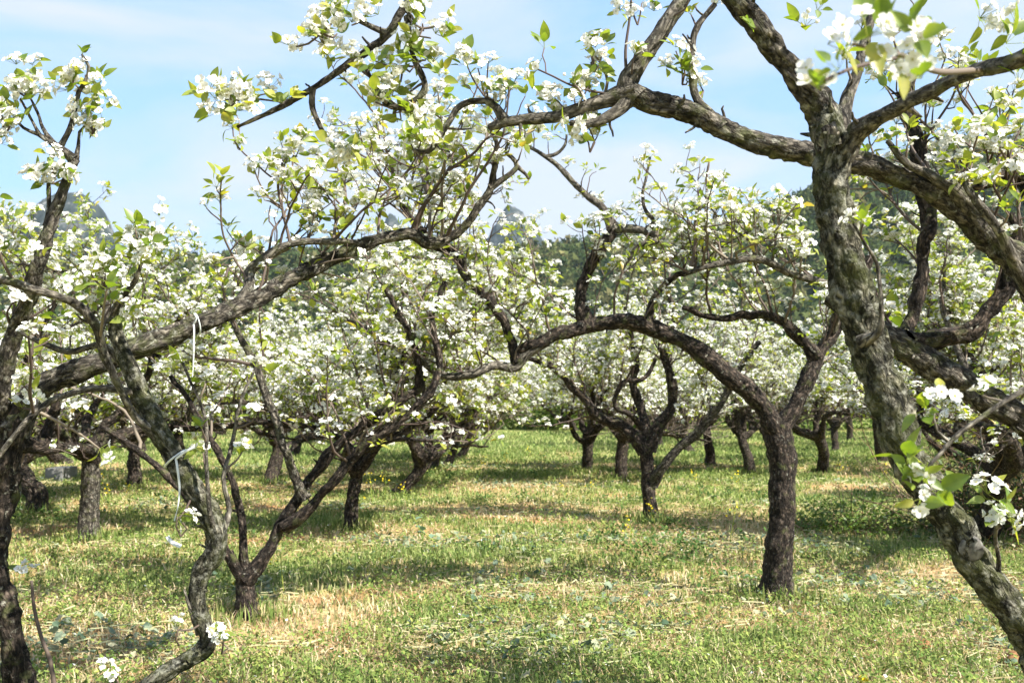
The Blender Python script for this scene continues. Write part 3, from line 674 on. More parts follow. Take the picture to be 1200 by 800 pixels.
CREST = np.array([(-700, 330), (-200, 318), (0, 315), (140, 305), (330, 292), (460, 282), (560, 296), (640, 284), (760, 268), (850, 262), (905, 240), (980, 205), (1060, 178), (1110, 164), (1200, 160), (1400, 150), (1900, 200)], float)
RD = 380.0
def ridge_z(x, y):
    px = 600 + FPX * x / y
    cz = (HY - np.interp(px, CREST[:, 0], CREST[:, 1])) / FPX * RD
    t = np.clip((y - 190) / (RD - 190), 0, 1); f = t * t * (3 - 2 * t)
    back = np.clip((y - RD) / 250, 0, 1)
    return cz * (0.0 + f) * (1 - 0.6 * back ** 1.5) - 0.5 + 2.5 * n2(x, y, 0.03, 9, 3) * f - 5.0 * f
u, yv = np.meshgrid(np.linspace(-420, 520, 150), np.linspace(170, 560, 90)); yy = yv.ravel(); xx = u.ravel()
m = MB(); i = np.arange(89)[:, None] * 150 + np.arange(149)[None]
m.add(np.stack([xx, yy, ridge_z(xx, yy)], 1), f4=np.stack([i, i + 1, i + 151, i + 150], -1).reshape(-1, 4)); tag(m.build('hill', [M_RIDGE]), kind='structure')
# the wood on it: small ragged crowns
rg = np.random.default_rng(77); n = 15000
x = rg.uniform(-330, 400, n); y = 195 + (RD + 14 - 195) * rg.random(n) ** 0.8; z = ridge_z(x, y); k = (np.abs(x / y) < 0.62); x, y, z = x[k], y[k], z[k]; n = len(x)
H = rg.uniform(3.2, 6.5, n); W = H * rg.uniform(0.22, 0.48, n); K = 30
t = rg.random((n, K)); a = rg.uniform(0, 6.28, (n, K)); rr = W[:, None] * np.sqrt(rg.random((n, K))) * np.sin(np.clip(t * 0.93 + 0.07, 0, 1) * math.pi) ** 0.7 * (1.25 - 0.55 * t)
C = np.stack([x[:, None] + rr * np.cos(a), y[:, None] + rr * np.sin(a), z[:, None] + H[:, None] * (0.12 + 0.9 * t)], -1)
S = (H * 0.17)[:, None, None, None] * rg.normal(0, 1, (n, K, 3, 3)) * 0.75
V = (C[:, :, None, :] + S).reshape(-1, 3)
cols = np.repeat(np.repeat(pick_col(rg, n, [(0.035, 0.060, 0.022), (0.07, 0.10, 0.036), (0.115, 0.14, 0.05), (0.18, 0.165, 0.075)]), K, 0) * rg.uniform(0.7, 1.3, (n * K, 1)), 3, 0)
m = MB(); m.add(V, f3=np.arange(n * K * 3).reshape(-1, 3), tint=cols); tag(m.build('forest', [M_BLADE], smooth=False), 'far off wood of small conifers covering the ridge behind the orchard', 'forest', kind='stuff')
# air
hz = MB(); X0, X1, Y0, Y1, Z0, Z1 = -1100, 1100, -70, 1700, -6.0, 262.0
hz.add([(X0, Y0, Z0), (X1, Y0, Z0), (X1, Y1, Z0), (X0, Y1, Z0), (X0, Y0, Z1), (X1, Y0, Z1), (X1, Y1, Z1), (X0, Y1, Z1)], f4=[(0, 3, 2, 1), (4, 5, 6, 7), (0, 1, 5, 4), (1, 2, 6, 5), (2, 3, 7, 6), (3, 0, 4, 7)])
hm, nt, out = new_mat('air'); pv = nd(nt, 'ShaderNodeVolumePrincipled', Density=0.00011, Anisotropy=0.2); pv.inputs['Color'].default_value = (0.66, 0.82, 1.0, 1)
nt.links.new(pv.outputs[0], out.inputs['Volume'])
HAZE = True
if HAZE: tag(hz.build('haze', [hm], smooth=False), 'thin pale air over the whole orchard', 'haze', kind='stuff')

# ------------------------------------------------------------------ the pear trees near the camera, limb by limb
RS = 1.0
def T(spec, m=None): p, r = trace(spec); return (p, r * RS, m or M_BARK)
def gp(px, d, r): return (px, HY + CAMZ * FPX / d + 12, d, r)          # where a trunk meets the ground

def wood_at(tree, pw, dirn, reach=.12, own='trunk'):
    best = None; pw = np.array(pw); dirn = nrm(dirn)
    for o in tree.children:
        if not o.name.startswith(own): continue
        v = np.zeros(len(o.data.vertices) * 3, np.float32); o.data.vertices.foreach_get('co', v); v = v.reshape(-1, 3) + np.array(tree.location)
        near = v[np.linalg.norm(v - pw, axis=1) < reach]
        if len(near) < 30: continue
        c = near.mean(0); c = c + dirn * np.dot(pw - c, dirn); rg_ = near[np.abs((near - c) @ dirn) < .014]
        if len(rg_) < 8: continue
        c = rg_.mean(0); q = (c, np.linalg.norm(rg_ - c, axis=1).mean(), np.linalg.norm(c - pw))
        if best is None or q[1] > best[1]: best = q
    return best
rg = np.random.default_rng(101); RS = 0.76
# --- right foreground: leaning trunk that forks under the top edge
scar_at = (1114, 650, 2.4)
tr = T([gp(1262, 2.45, 40), (1272, 960, 2.45, 36), (1250, 850, 2.42, 33), (1200, 742, 2.4, 26), (1148, 672, 2.4, 25), (1110, 615, 2.4, 25), (1065, 545, 2.4, 27), (1038, 470, 2.4, 28), (1014, 400, 2.4, 29), (993, 320, 2.4, 27), (979, 240, 2.4, 26), (976, 188, 2.4, 28), (974, 155, 2.4, 28), (968, 132, 2.4, 21), (962, 122, 2.4, 12)], M_BARK_G)
lb = [T([(978, 175, 2.4, 22), (962, 128, 2.4, 20), (922, 72, 2.38, 18.5), (880, 20, 2.36, 18), (850, -12, 2.35, 18), (780, -85, 2.35, 15), (660, -120, 2.4, 12), (560, -80, 2.45, 9), (500, -20, 2.5, 8), (478, 5, 2.5, 7), (450, 44, 2.5, 6), (412, 72, 2.5, 5.6), (366, 104, 2.5, 5), (330, 125, 2.5, 4), (298, 140, 2.5, 3.4), (278, 149, 2.5, 2.5)]),
      T([(985, 180, 2.4, 17), (1008, 152, 2.36, 14), (1060, 122, 2.2, 11), (1130, 88, 2.0, 11.5), (1200, 66, 1.85, 13), (1300, 10, 1.75, 13), (1420, -90, 1.7, 11)], M_YOUNG),
      T([(982, 160, 2.4, 14), (990, 125, 2.42, 10), (1004, 85, 2.45, 8), (1016, 40, 2.5, 8), (1028, -5, 2.52, 7.5), (1050, -90, 2.6, 6)], M_YOUNG),
      T([(366, 104, 2.5, 4.5), (366, 128, 2.5, 4.3), (376, 150, 2.5, 4), (388, 170, 2.5, 3.4), (404, 186, 2.5, 2.5)], M_YOUNG),
      T([(478, 20, 2.5, 5), (482, 55, 2.48, 5), (489, 78, 2.46, 5), (499, 98, 2.45, 5), (490, 114, 2.45, 4.8), (468, 126, 2.45, 4.6), (450, 120, 2.45, 4), (438, 98, 2.45, 3.4), (430, 82, 2.45, 2.4)]),
      T([(455, 40, 2.5, 4.5), (436, 32, 2.48, 4), (414, 22, 2.46, 3)], M_YOUNG),
      T([(1168, 692, 2.4, 5), (1170, 655, 2.36, 3.6), (1166, 628, 2.33, 3.3), (1172, 606, 2.3, 3)], M_YOUNG),
      T([(1262, 880, 2.42, 8), (1330, 720, 2.1, 7), (1310, 520, 1.8, 6), (1250, 440, 1.72, 5), (1200, 457, 1.7, 4.2), (1160, 482, 1.68, 3.8), (1120, 512, 1.66, 3.6), (1086, 549, 1.65, 3)], M_YOUNG),
      T([(1112, 518, 1.66, 2.4), (1098, 505, 1.66, 2.2), (1094, 488, 1.66, 2.0), (1096, 476, 1.66, 2.0)], M_YOUNG),
      T([(1010, 400, 2.38, 9), (1030, 388, 2.34, 5), (1032, 350, 2.32, 3.4), (1028, 310, 2.32, 3), (1012, 282, 2.3, 2.4), (1000, 262, 2.3, 2)], M_YOUNG)]
tw, cl = [], []
def C(px, py, d, kind, s=1.0, dr=(0, -0.5, 0.7)): cl.append((P(px, py, d), nrm(np.array(dr, float)), s, kind))
def spread(points, d, rng_, s=1.0, leafy=0.2, jit=6, n=1, kinds=None):
    for (a, b) in points:
        for _ in range(n):
            C(a + rng_.normal(0, jit), b + rng_.normal(0, jit), d + rng_.normal(0, .03), kinds or kind_pick(rng_, leafy), s * rng_.uniform(.9, 1.15), (rng_.normal(0, .5), -0.45 + rng_.normal(0, .4), 0.5 + rng_.normal(0, .4)))
# clusters that the photo shows on this tree
spread([(1066, 552), (1052, 556), (1078, 562)], 1.65, rg, 0.95, kinds='leaf', jit=4); C(1078, 584, 1.62, 'few', 0.85, (-0.1, -0.9, 0.1)); C(1092, 575, 1.66, 'leaf', 1.0, (0.5, -0.5, -0.1))
C(1098, 470, 1.65, 'few', 0.95, (0.1, -0.8, 0.3)); C(1085, 480, 1.67, 'leaf', 0.8, (-0.5, -0.6, 0.1))
spread([(1174, 600), (1166, 585), (1180, 590)], 2.28, rg, 1.15, 0.3, 6); spread([(1150, 575), (1130, 565)], 2.25, rg, 1.0, kinds='leaf')
for a in [(970, 44), (1016, 36), (1048, 66), (1072, 40), (1080, 84), (962, 98)]: C(a[0], a[1] + 8, 1.12 + rg.normal(0, .03), 'few', 0.92, (rg.normal(0, .3), -.7, .4))
spread([(985, 95), (1040, 30), (1075, 45)], 1.12, rg, 0.7, kinds='leaf')
tw.append((np.array([P(1150, 82, 1.95), P(1100, 84, 1.6), P(1070, 70, 1.3), P(1045, 62, 1.16), P(1000, 52, 1.13)]), np.array([.006, .005, .004, .003, .002])))
tw.append((np.array([P(1060, 66, 1.25), P(1005, 78, 1.18), P(966, 94, 1.13)]), np.array([.003, .0025, .002])))
spread([(1190, 30), (1175, 55), (1198, 100), (1150, 30)], 1.85, rg, 1.0, 0.4)
for pts, d in (([(252, 98), (268, 104), (258, 118), (275, 120), (290, 128), (312, 110), (330, 120), (262, 132)], 2.5), ([(345, 55), (365, 45), (380, 62), (395, 40), (372, 20), (400, 12)], 2.48),
               ([(478, 20), (495, 28), (505, 45), (485, 45), (512, 30)], 2.42), ([(440, 72), (460, 85), (475, 60), (455, 100), (490, 70), (505, 80)], 2.46), ([(480, 128), (450, 108), (470, 140), (500, 135), (440, 120)], 2.46), ([(395, 178), (410, 188), (385, 160)], 2.5), ([(425, 20), (412, 30)], 2.46)):
    spread(pts, d, rg, 0.95, 0.3, 7, 2)
    c0 = np.mean([P(a, b, d) for a, b in pts], axis=0)
    for a, b in pts: 
        q = P(a, b, d); m_ = (q + c0) / 2 + rg.normal(0, .01, 3); tw.append((np.array([c0, m_, q]), np.array([.0032, .0028, .002])))
spread([(930, 30), (948, 20), (905, -5), (870, 10)], 2.3, rg, 0.9, 0.7)
for i in (7, 9): add_spurs(tw, cl, lb[i][0][3:], lb[i][1][3:], rg, 0.14, 0.6, lens=(0.02, 0.06), cs=0.8)
add_spurs(tw, cl, lb[1][0][1:5], lb[1][1][1:5], rg, 0.2, 0.4, lens=(0.02, 0.08), cs=0.85)
add_spurs(tw, cl, lb[4][0], lb[4][1], rg, 0.07, 0.3, lens=(0.02, 0.09), cs=0.9)
add_spurs(tw, cl, lb[2][0], lb[2][1], rg, 0.12, 0.4, lens=(0.02, 0.1), cs=0.9)
big_tree = build_tree('pear_tree', P(1262, HY + CAMZ * FPX / 2.45, 2.45), tr, lb, tw, cl, 0, rg, M_BARK, 'tall leaning pear tree in the right foreground, forking near the top edge of the picture', 'tree', None, 60, 2.4, 0.21)
m, nt, out = new_mat('weathered_cut_wood'); b_ = nd(nt, 'ShaderNodeBsdfPrincipled', Roughness=.9); tc = nd(nt, 'ShaderNodeTexCoord'); nz = nd(nt, 'ShaderNodeTexNoise', Scale=90.0, Detail=6.0); r_ = ramp(nt, [(.35, (.05, .045, .04)), (.65, (.17, .165, .15))]); nt.links.new(tc.outputs['Object'], nz.inputs[0]); nt.links.new(nz.outputs[0], r_.inputs[0]); nt.links.new(r_.outputs[0], b_.inputs[0]); nt.links.new(b_.outputs[0], out.inputs[0]); M_CUT = m
t0_ = nrm(P(1148, 672, 2.4) - P(1065, 545, 2.4)); ax_c, r_a, _ = wood_at(big_tree, P(*scar_at), t0_)
sc_d = nrm(np.array([-.25, -1.0, .15])); sc_d = nrm(sc_d - t0_ * np.dot(sc_d, t0_)); mb = MB(); tube(mb, [ax_c + sc_d * r_a * .55, ax_c + sc_d * r_a * .93, ax_c + sc_d * r_a * 1.02, ax_c + sc_d * r_a * .99, ax_c + sc_d * r_a * .985], [.032, .029, .024, .020, .004], 0.006, 18, 0.0, 0, 5); ob = mb.build('cut_scar', [M_CUT], None)
ob.parent = big_tree; ob.location = -big_tree.location

# --- big limbs that cross behind it from the right edge
rg = np.random.default_rng(102); RS = 0.92
tr = T([gp(1400, 3.3, 44), (1385, 760, 3.3, 36), (1345, 640, 3.28, 33), (1310, 575, 3.25, 34), (1290, 540, 3.25, 30)])
lb = [T([(1300, 560, 3.25, 28), (1275, 470, 3.2, 28), (1240, 375, 3.15, 21), (1198, 312, 3.1, 18), (1160, 282, 3.08, 16.5), (1126, 250, 3.05, 15.5), (1088, 222, 3.02, 14.5), (1030, 197, 3.0, 14), (960, 183, 3.0, 15.5), (905, 170, 3.0, 15), (850, 152, 3.0, 14), (800, 130, 3.0, 14), (765, 119, 3.0, 14), (738, 110, 3.0, 15)]),
      T([(748, 116, 3.0, 12), (735, 100, 3.0, 11.5), (752, 72, 3.0, 11), (775, 38, 3.0, 10.5), (800, 0, 3.0, 10), (828, -50, 3.0, 9)], M_YOUNG),
      T([(742, 108, 3.0, 12), (705, 118, 3.0, 9), (676, 129, 3.0, 8), (650, 137, 3.0, 7.5), (615, 140, 3.0, 7.5), (590, 143, 3.0, 7), (573, 150, 3.0, 5)], M_YOUNG),
      T([(736, 116, 3.0, 8), (722, 132, 2.98, 7), (700, 143, 2.97, 6), (684, 146, 2.97, 5), (668, 144, 2.97, 4)], M_YOUNG),
      T([(590, 140, 3.0, 6), (582, 126, 3.0, 5), (568, 118, 3.0, 4.6), (550, 119, 3.0, 4.2), (535, 128, 3.0, 4), (524, 146, 3.0, 3.8), (514, 162, 3.0, 3.5), (502, 178, 3.0, 3.2), (484, 176, 3.0, 2.5)], M_YOUNG),
      T([(846, 150, 3.0, 8), (832, 134, 3.0, 6), (817, 116, 3.0, 5.5), (811, 90, 3.0, 5), (812, 50, 3.0, 4.5), (820, 28, 3.0, 4), (838, 5, 3.0, 3.5)], M_YOUNG),
      T([(1320, 590, 3.26, 26), (1262, 540, 3.25, 19), (1200, 492, 3.25, 16), (1150, 465, 3.25, 16), (1100, 435, 3.25, 16), (1050, 400, 3.25, 15), (1010, 372, 3.25, 11), (970, 350, 3.3, 9)]),
      T([(1148, 262, 3.05, 11), (1120, 225, 3.0, 9), (1094, 208, 2.98, 7), (1062, 190, 2.96, 5), (1040, 165, 2.95, 3.5)], M_YOUNG),
      T([(1060, 404, 3.25, 12), (1100, 400, 3.28, 12), (1135, 390, 3.3, 12), (1160, 362, 3.3, 11.5), (1176, 330, 3.3, 10), (1190, 280, 3.3, 8), (1185, 250, 3.3, 6)], M_BARK_D),
      T([(1050, 402, 3.25, 10), (1070, 380, 3.3, 8), (1080, 330, 3.32, 8), (1083, 285, 3.34, 8), (1086, 245, 3.35, 9), (1066, 120, 3.4, 9), (1062, 88, 3.4, 8)], M_BARK_D),
      T([(1240, 378, 3.14, 12), (1205, 340, 3.0, 8), (1170, 270, 2.9, 6.5), (1142, 232, 2.88, 5), (1130, 214, 2.88, 4)], M_YOUNG),
      T([(1260, 430, 3.2, 14), (1225, 330, 3.3, 11), (1200, 218, 3.4, 10), (1165, 213, 3.4, 9), (1132, 220, 3.4, 7)], M_BARK_D)]
tw, cl = [], []
for pts in ([(692, 62), (700, 70), (686, 58), (706, 60)], [(742, 10), (752, 4)], [(650, 115), (672, 108), (690, 100), (660, 125)], [(800, 75), (806, 95), (792, 60)], [(560, 80), (545, 70), (575, 95), (590, 115)], [(480, 165), (495, 160), (505, 172)], [(690, 150), (700, 160), (684, 158)]):
    spread(pts, 3.0, rg, 1.0, 0.28, 7, 2)
    c0 = np.mean([P(a, b, 3.0) for a, b in pts], axis=0) + np.array([0, 0, -0.06])
    for a, b in pts: q = P(a, b, 3.0); tw.append((np.array([c0, (c0 + q) / 2 + rg.normal(0, .008, 3), q]), np.array([.0032, .0028, .002])))
tw.append((np.array([P(708, 112, 3.0), P(712, 95, 3.0), P(706, 78, 3.0), P(698, 66, 3.0)]), np.array([.006, .005, .004, .003])))
tw.append((np.array([P(735, 98, 3.0), P(733, 60, 3.0), P(738, 20, 3.0), P(742, -30, 3.0)]), np.array([.006, .005, .004, .003])))
for i, g_, lf in ((1, .16, .3), (2, .10, .4), (4, .09, .4), (5, .10, .3), (3, .12, .4), (7, .08, .4), (10, .1, .3)): add_spurs(tw, cl, lb[i][0], lb[i][1], rg, g_, lf, lens=(0.02, 0.12), cs=0.95)
add_shoots(tw, cl, lb[0][0][2:7], lb[0][1][2:7], rg, 7.0, (0.15, 0.5), 0.075, 0.22, up=1.2)
for i, dn in ((0, 0.8), (6, 2.6), (8, 2.5), (9, 2.5), (11, 4.0)): add_shoots(tw, cl, lb[i][0][1:], lb[i][1][1:], rg, dn, (0.15, 0.55), 0.085, 0.25)
add_shoots(tw, cl, lb[9][0][3:], lb[9][1][3:], rg, 6, (0.2, 0.5), 0.08, 0.25); add_shoots(tw, cl, lb[11][0][1:], lb[11][1][1:], rg, 9, (0.2, 0.6), 0.075, 0.2)
build_tree('pear_tree', P(1400, HY + CAMZ * FPX / 3.3, 3.3), tr, lb, tw, cl, 0, rg, M_BARK, 'pear tree whose long scaly limb crosses the sky behind the tall leaning tree', 'tree', None, 60, 3.0, 0.17)

# --- left edge: trunk with the long limb rising to the right
rg = np.random.default_rng(103); RS = 0.74
tr = T([gp(40, 3.3, 28), (26, 800, 3.25, 23), (8, 735, 3.2, 20), (-2, 680, 3.2, 19), (-4, 610, 3.2, 19), (4, 550, 3.2, 19), (14, 505, 3.2, 20), (26, 478, 3.2, 19)], M_BARK_D)
lb = [T([(12, 500, 3.2, 18), (40, 464, 3.2, 18), (75, 440, 3.22, 17.5), (122, 424, 3.25, 17), (180, 403, 3.3, 17), (250, 374, 3.4, 15), (320, 340, 3.5, 14), (380, 308, 3.6, 12.5), (430, 286, 3.7, 10), (480, 276, 3.75, 9), (502, 285, 3.78, 8.5), (524, 280, 3.8, 8), (542, 267, 3.8, 7), (560, 244, 3.8, 6.4), (574, 222, 3.8, 6.2), (580, 196, 3.8, 5), (583, 172, 3.8, 4), (577, 156, 3.8, 3)]),
      T([(574, 220, 3.8, 5), (594, 207, 3.8, 4.2), (606, 195, 3.8, 4), (600, 184, 3.8, 3.6), (592, 177, 3.8, 3), (600, 160, 3.8, 2)], M_YOUNG),
      T([(606, 195, 3.8, 3), (616, 204, 3.8, 2.6), (620, 210, 3.8, 2)], M_YOUNG),
      T([(10, 520, 3.2, 14), (2, 460, 3.15, 13), (14, 400, 3.1, 12), (32, 350, 3.05, 12), (46, 308, 3.0, 11), (58, 268, 3.0, 10), (70, 230, 3.0, 8.5), (82, 200, 3.0, 7.5), (88, 186, 3.0, 7.5)]),
      T([(88, 188, 3.0, 7), (76, 178, 3.0, 6.4), (62, 168, 3.0, 5), (45, 158, 3.0, 4), (28, 150, 3.0, 3), (16, 138, 3.0, 2.4)]),
      T([(70, 173, 3.0, 4.4), (82, 150, 3.0, 4.6), (88, 125, 3.0, 4.2), (92, 108, 3.0, 3.6), (100, 95, 3.0, 2.8), (104, 78, 3.0, 2.6), (96, 64, 3.0, 1.8)], M_YOUNG),
      T([(62, 168, 3.0, 3.4), (50, 150, 3.0, 3), (44, 132, 3.0, 2.6), (34, 112, 3.0, 2)]), T([(46, 158, 3.0, 3), (38, 142, 3.0, 2.6), (24, 116, 3.0, 2)]),
      T([(88, 188, 3.0, 3.6), (92, 172, 3.0, 3.2), (93, 155, 3.0, 2.8), (99, 148, 3.0, 2)]),
      T([(55, 265, 3.0, 4.6), (57, 245, 3.0, 3.6), (57, 215, 3.0, 3)]),
      T([(16, 520, 3.2, 12), (44, 520, 3.3, 9), (30, 600, 3.3, 5), (70, 540, 3.4, 6)][:2] + [(60, 490, 3.35, 8), (70, 462, 3.35, 7)], M_BARK_D),
      T([(284, 352, 3.45, 8), (292, 335, 3.46, 8), (293, 318, 3.5, 8), (310, 304, 3.5, 7.5), (330, 290, 3.5, 6.5), (350, 284, 3.5, 5.5), (400, 283, 3.55, 5), (418, 284, 3.6, 4)], M_YOUNG)]
tw, cl = [], []
for pts in ([(30, 85), (40, 95), (22, 95), (45, 108), (15, 110)], [(8, 140), (2, 125), (5, 160), (14, 150)], [(85, 95), (100, 88), (112, 100), (92, 82), (118, 110)], [(100, 130), (112, 140), (105, 148), (118, 150)], [(45, 195), (60, 190), (70, 205), (55, 208), (80, 205)]):
    spread(pts, 3.0, rg, 1.0, 0.25, 7, 2)
    c0 = np.mean([P(a, b, 3.0) for a, b in pts], axis=0) + np.array([0, 0, -0.04])
    for a, b in pts: q = P(a, b, 3.0); tw.append((np.array([c0, (c0 + q) / 2 + rg.normal(0, .008, 3), q]), np.array([.003, .0026, .002])))
C(96, 64, 3.0, 'leaf', 0.8, (0, 0, 1)); C(57, 212, 3.0, 'mix', 1.0)
for a in [(10, 255), (25, 270), (5, 290), (35, 290), (50, 300)]: C(a[0] + rg.normal(0, 4), a[1], 2.6, 'bud' if rg.random() < .6 else 'mix', 0.95, (0, -.6, .6))
add_shoots(tw, cl, lb[0][0][5:12], lb[0][1][5:12], rg, 14, (0.22, 0.75), 0.06, 0.2, up=1.5, sub=0.9)
add_shoots(tw, cl, lb[0][0][8:13], lb[0][1][8:13], rg, 4.0, (0.12, 0.4), 0.08, 0.25, up=1.0)
add_shoots(tw, cl, lb[11][0], lb[11][1], rg, 13.0, (0.2, 0.6), 0.06, 0.18, up=1.2)
add_spurs(tw, cl, lb[0][0][13:], lb[0][1][13:], rg, 0.11, 0.2, lens=(0.03, 0.11)); add_spurs(tw, cl, lb[1][0], lb[1][1], rg, 0.1, 0.3)
add_shoots(tw, cl, lb[3][0][1:4], lb[3][1][1:4], rg, 9.0, (0.12, 0.34), 0.065, 0.25); add_shoots(tw, cl, lb[10][0], lb[10][1], rg, 5.0, (0.2, 0.5), 0.08, 0.2)
edge_tree = build_tree('pear_tree', P(40, HY + CAMZ * FPX / 3.3, 3.3), tr, lb, tw, cl, 0, rg, M_BARK, 'dark pear tree at the left edge, one long limb sloping up to the middle', 'tree', None, 60, 3.2, 0.17)

# --- left: crooked slim trunk with twine
rg = np.random.default_rng(104); RS = 0.66
tr = T([gp(90, 2.95, 26), (110, 870, 2.95, 21), (170, 808, 2.95, 17), (215, 777, 2.97, 15), (244, 752, 3.0, 15), (236, 722, 3.0, 14.5), (231, 694, 3.0, 15), (238, 668, 3.0, 16), (252, 640, 3.0, 19), (246, 612, 3.0, 19), (226, 575, 3.0, 18.5), (206, 542, 3.0, 18), (188, 506, 3.0, 17), (170, 470, 3.0, 16), (152, 430, 3.0, 14), (138, 395, 3.0, 12.5), (131, 362, 3.0, 10.5)], M_BARK_G)
lb = [T([(134, 368, 3.0, 8), (146, 344, 2.97, 5), (158, 330, 2.95, 4.4), (166, 308, 2.92, 3.4)]),
      T([(186, 512, 3.0, 9), (158, 488, 2.95, 7), (147, 467, 2.9, 7), (132, 434, 2.86, 7), (122, 414, 2.84, 7.5), (113, 384, 2.8, 8.5), (92, 358, 2.76, 8), (62, 346, 2.7, 7.5), (36, 338, 2.66, 7.5), (0, 327, 2.6, 7.5), (-60, 320, 2.55, 7)], M_YOUNG),
      T([(116, 388, 2.8, 6), (124, 372, 2.85, 5), (126, 352, 2.86, 4)], M_YOUNG),
      T([(255, 640, 3.0, 8), (268, 598, 3.1, 4.5), (262, 560, 3.1, 4), (272, 520, 3.15, 3.4), (282, 470, 3.15, 2.6), (300, 430, 3.2, 2)], M_YOUNG),
      T([(252, 630, 3.0, 6), (245, 590, 2.95, 4), (242, 540, 2.95, 3.2), (240, 490, 2.95, 3), (214, 425, 2.95, 2.4)], M_YOUNG),
      T([(150, 432, 3.0, 7), (118, 405, 3.0, 6), (80, 412, 3.0, 5.5), (50, 402, 3.0, 5), (22, 388, 3.0, 4)], M_YOUNG),
      T([(160, 460, 3.0, 7), (110, 455, 2.9, 6), (60, 470, 2.85, 6), (25, 500, 2.8, 5), (-20, 560, 2.8, 4)], M_YOUNG),
      T([(234, 742, 3.0, 5), (222, 712, 2.98, 3), (216, 690, 2.97, 2)], M_YOUNG)]
tw, cl = [], []
for pts in ([(150, 285), (165, 275), (175, 290), (158, 265), (145, 300), (180, 300), (190, 285), (170, 262)], [(95, 345), (82, 338), (105, 335)], [(125, 305), (115, 320), (135, 330), (105, 318)], [(160, 370), (150, 355)], [(209, 736)], [(262, 742), (256, 750)], [(208, 605), (214, 612)], [(125, 785), (140, 790), (132, 795)]):
    spread(pts, 2.9, rg, 0.95 if pts[0][1] < 600 else 0.8, 0.22, 8 if pts[0][1] < 600 else 4, 2 if pts[0][1] < 600 else 1)
    c0 = np.mean([P(a, b, 2.92) for a, b in pts], axis=0) + np.array([0, 0.01, -0.05])
    for a, b in pts: q = P(a, b, 2.9); tw.append((np.array([c0, (c0 + q) / 2 + rg.normal(0, .008, 3), q]), np.array([.003, .0026, .002])))
for a_, b_2 in (((238, 728, 3.0), (209, 738, 2.9)), ((244, 752, 3.0), (262, 744, 2.9)), ((244, 752, 3.0), (256, 752, 2.9)), ((226, 580, 3.0), (210, 607, 2.9)), ((165, 815, 2.95), (130, 790, 2.9))):
    q0, q1 = P(*a_), P(*b_2); tw.append((np.array([q0, q0 * .6 + q1 * .4 + [0, -.01, -.01], q1]), np.array([.004, .003, .002])))
add_spurs(tw, cl, lb[3][0][1:], lb[3][1][1:], rg, 0.11, 0.45, lens=(0.02, 0.13)); add_spurs(tw, cl, lb[4][0][1:], lb[4][1][1:], rg, 0.12, 0.4, lens=(0.02, 0.12))
add_shoots(tw, cl, lb[1][0][3:], lb[1][1][3:], rg, 8.0, (0.1, 0.35), 0.07, 0.22); add_shoots(tw, cl, lb[5][0][1:], lb[5][1][1:], rg, 8.0, (0.1, 0.35), 0.085, 0.2); add_shoots(tw, cl, lb[6][0][1:], lb[6][1][1:], rg, 4.0, (0.1, 0.3), 0.09, 0.25)
bent_tree = build_tree('pear_tree', P(90, HY + CAMZ * FPX / 2.95, 2.95), tr, lb, tw, cl, 0, rg, M_BARK, 'crooked slim pear tree at lower left, bent like a knee, tied with white twine', 'tree', None, 60, 3.0, 0.16)

# --- V shaped tree just behind
rg = np.random.default_rng(105); RS = 0.74
tr = T([gp(291, 5.5, 20), (290, 712, 5.5, 14.5), (288, 690, 5.5, 13), (287, 668, 5.5, 13)], M_BARK_D)
lb = [T([(288, 678, 5.5, 11), (312, 646, 5.5, 10), (333, 612, 5.5, 10), (352, 578, 5.5, 9), (376, 545, 5.5, 8.5), (400, 517, 5.5, 8), (425, 500, 5.5, 8), (450, 485, 5.5, 8), (475, 467, 5.5, 7.5), (490, 452, 5.5, 7), (488, 410, 5.45, 6), (470, 372, 5.4, 5), (452, 338, 5.35, 4)], M_BARK_D),
      T([(334, 616, 5.5, 9), (350, 606, 5.46, 8.5), (366, 592, 5.45, 8), (390, 566, 5.42, 7.5), (412, 538, 5.4, 7.5), (437, 514, 5.4, 7.5), (462, 496, 5.4, 7.5), (488, 475, 5.4, 7), (506, 456, 5.4, 6.5), (516, 420, 5.4, 5.6), (506, 370, 5.4, 5), (522, 330, 5.4, 4)], M_BARK_D),
      T([(356, 584, 5.5, 8), (344, 556, 5.45, 6.5), (334, 525, 5.4, 6.4), (322, 490, 5.4, 6.2), (306, 445, 5.4, 6), (292, 412, 5.4, 5.6), (278, 388, 5.4, 5), (262, 350, 5.4, 4)], M_BARK),
      T([(288, 672, 5.5, 8), (286, 630, 5.5, 6.5), (276, 585, 5.5, 6.2), (268, 558, 5.5, 6), (240, 500, 5.5, 5), (200, 440, 5.5, 4)], M_BARK_D),
      T([(285, 676, 5.5, 8), (262, 640, 5.45, 7), (235, 600, 5.4, 6), (180, 540, 5.4, 5), (120, 500, 5.4, 4)], M_BARK_D)]
tw, cl = [], []
for it, dn in zip(lb, (8.5, 8.5, 7.5, 6, 7)): add_shoots(tw, cl, it[0][3:], it[1][3:], rg, dn, (0.25, 0.95), 0.07, 0.16, up=1.1)
build_tree('pear_tree', P(291, HY + CAMZ * FPX / 5.5, 5.5), tr, lb, tw, cl, 1, rg, M_BARK_D, 'V shaped pear tree at lower left, two parallel limbs slanting right', 'tree', None, 0, 5.5, 0.12)

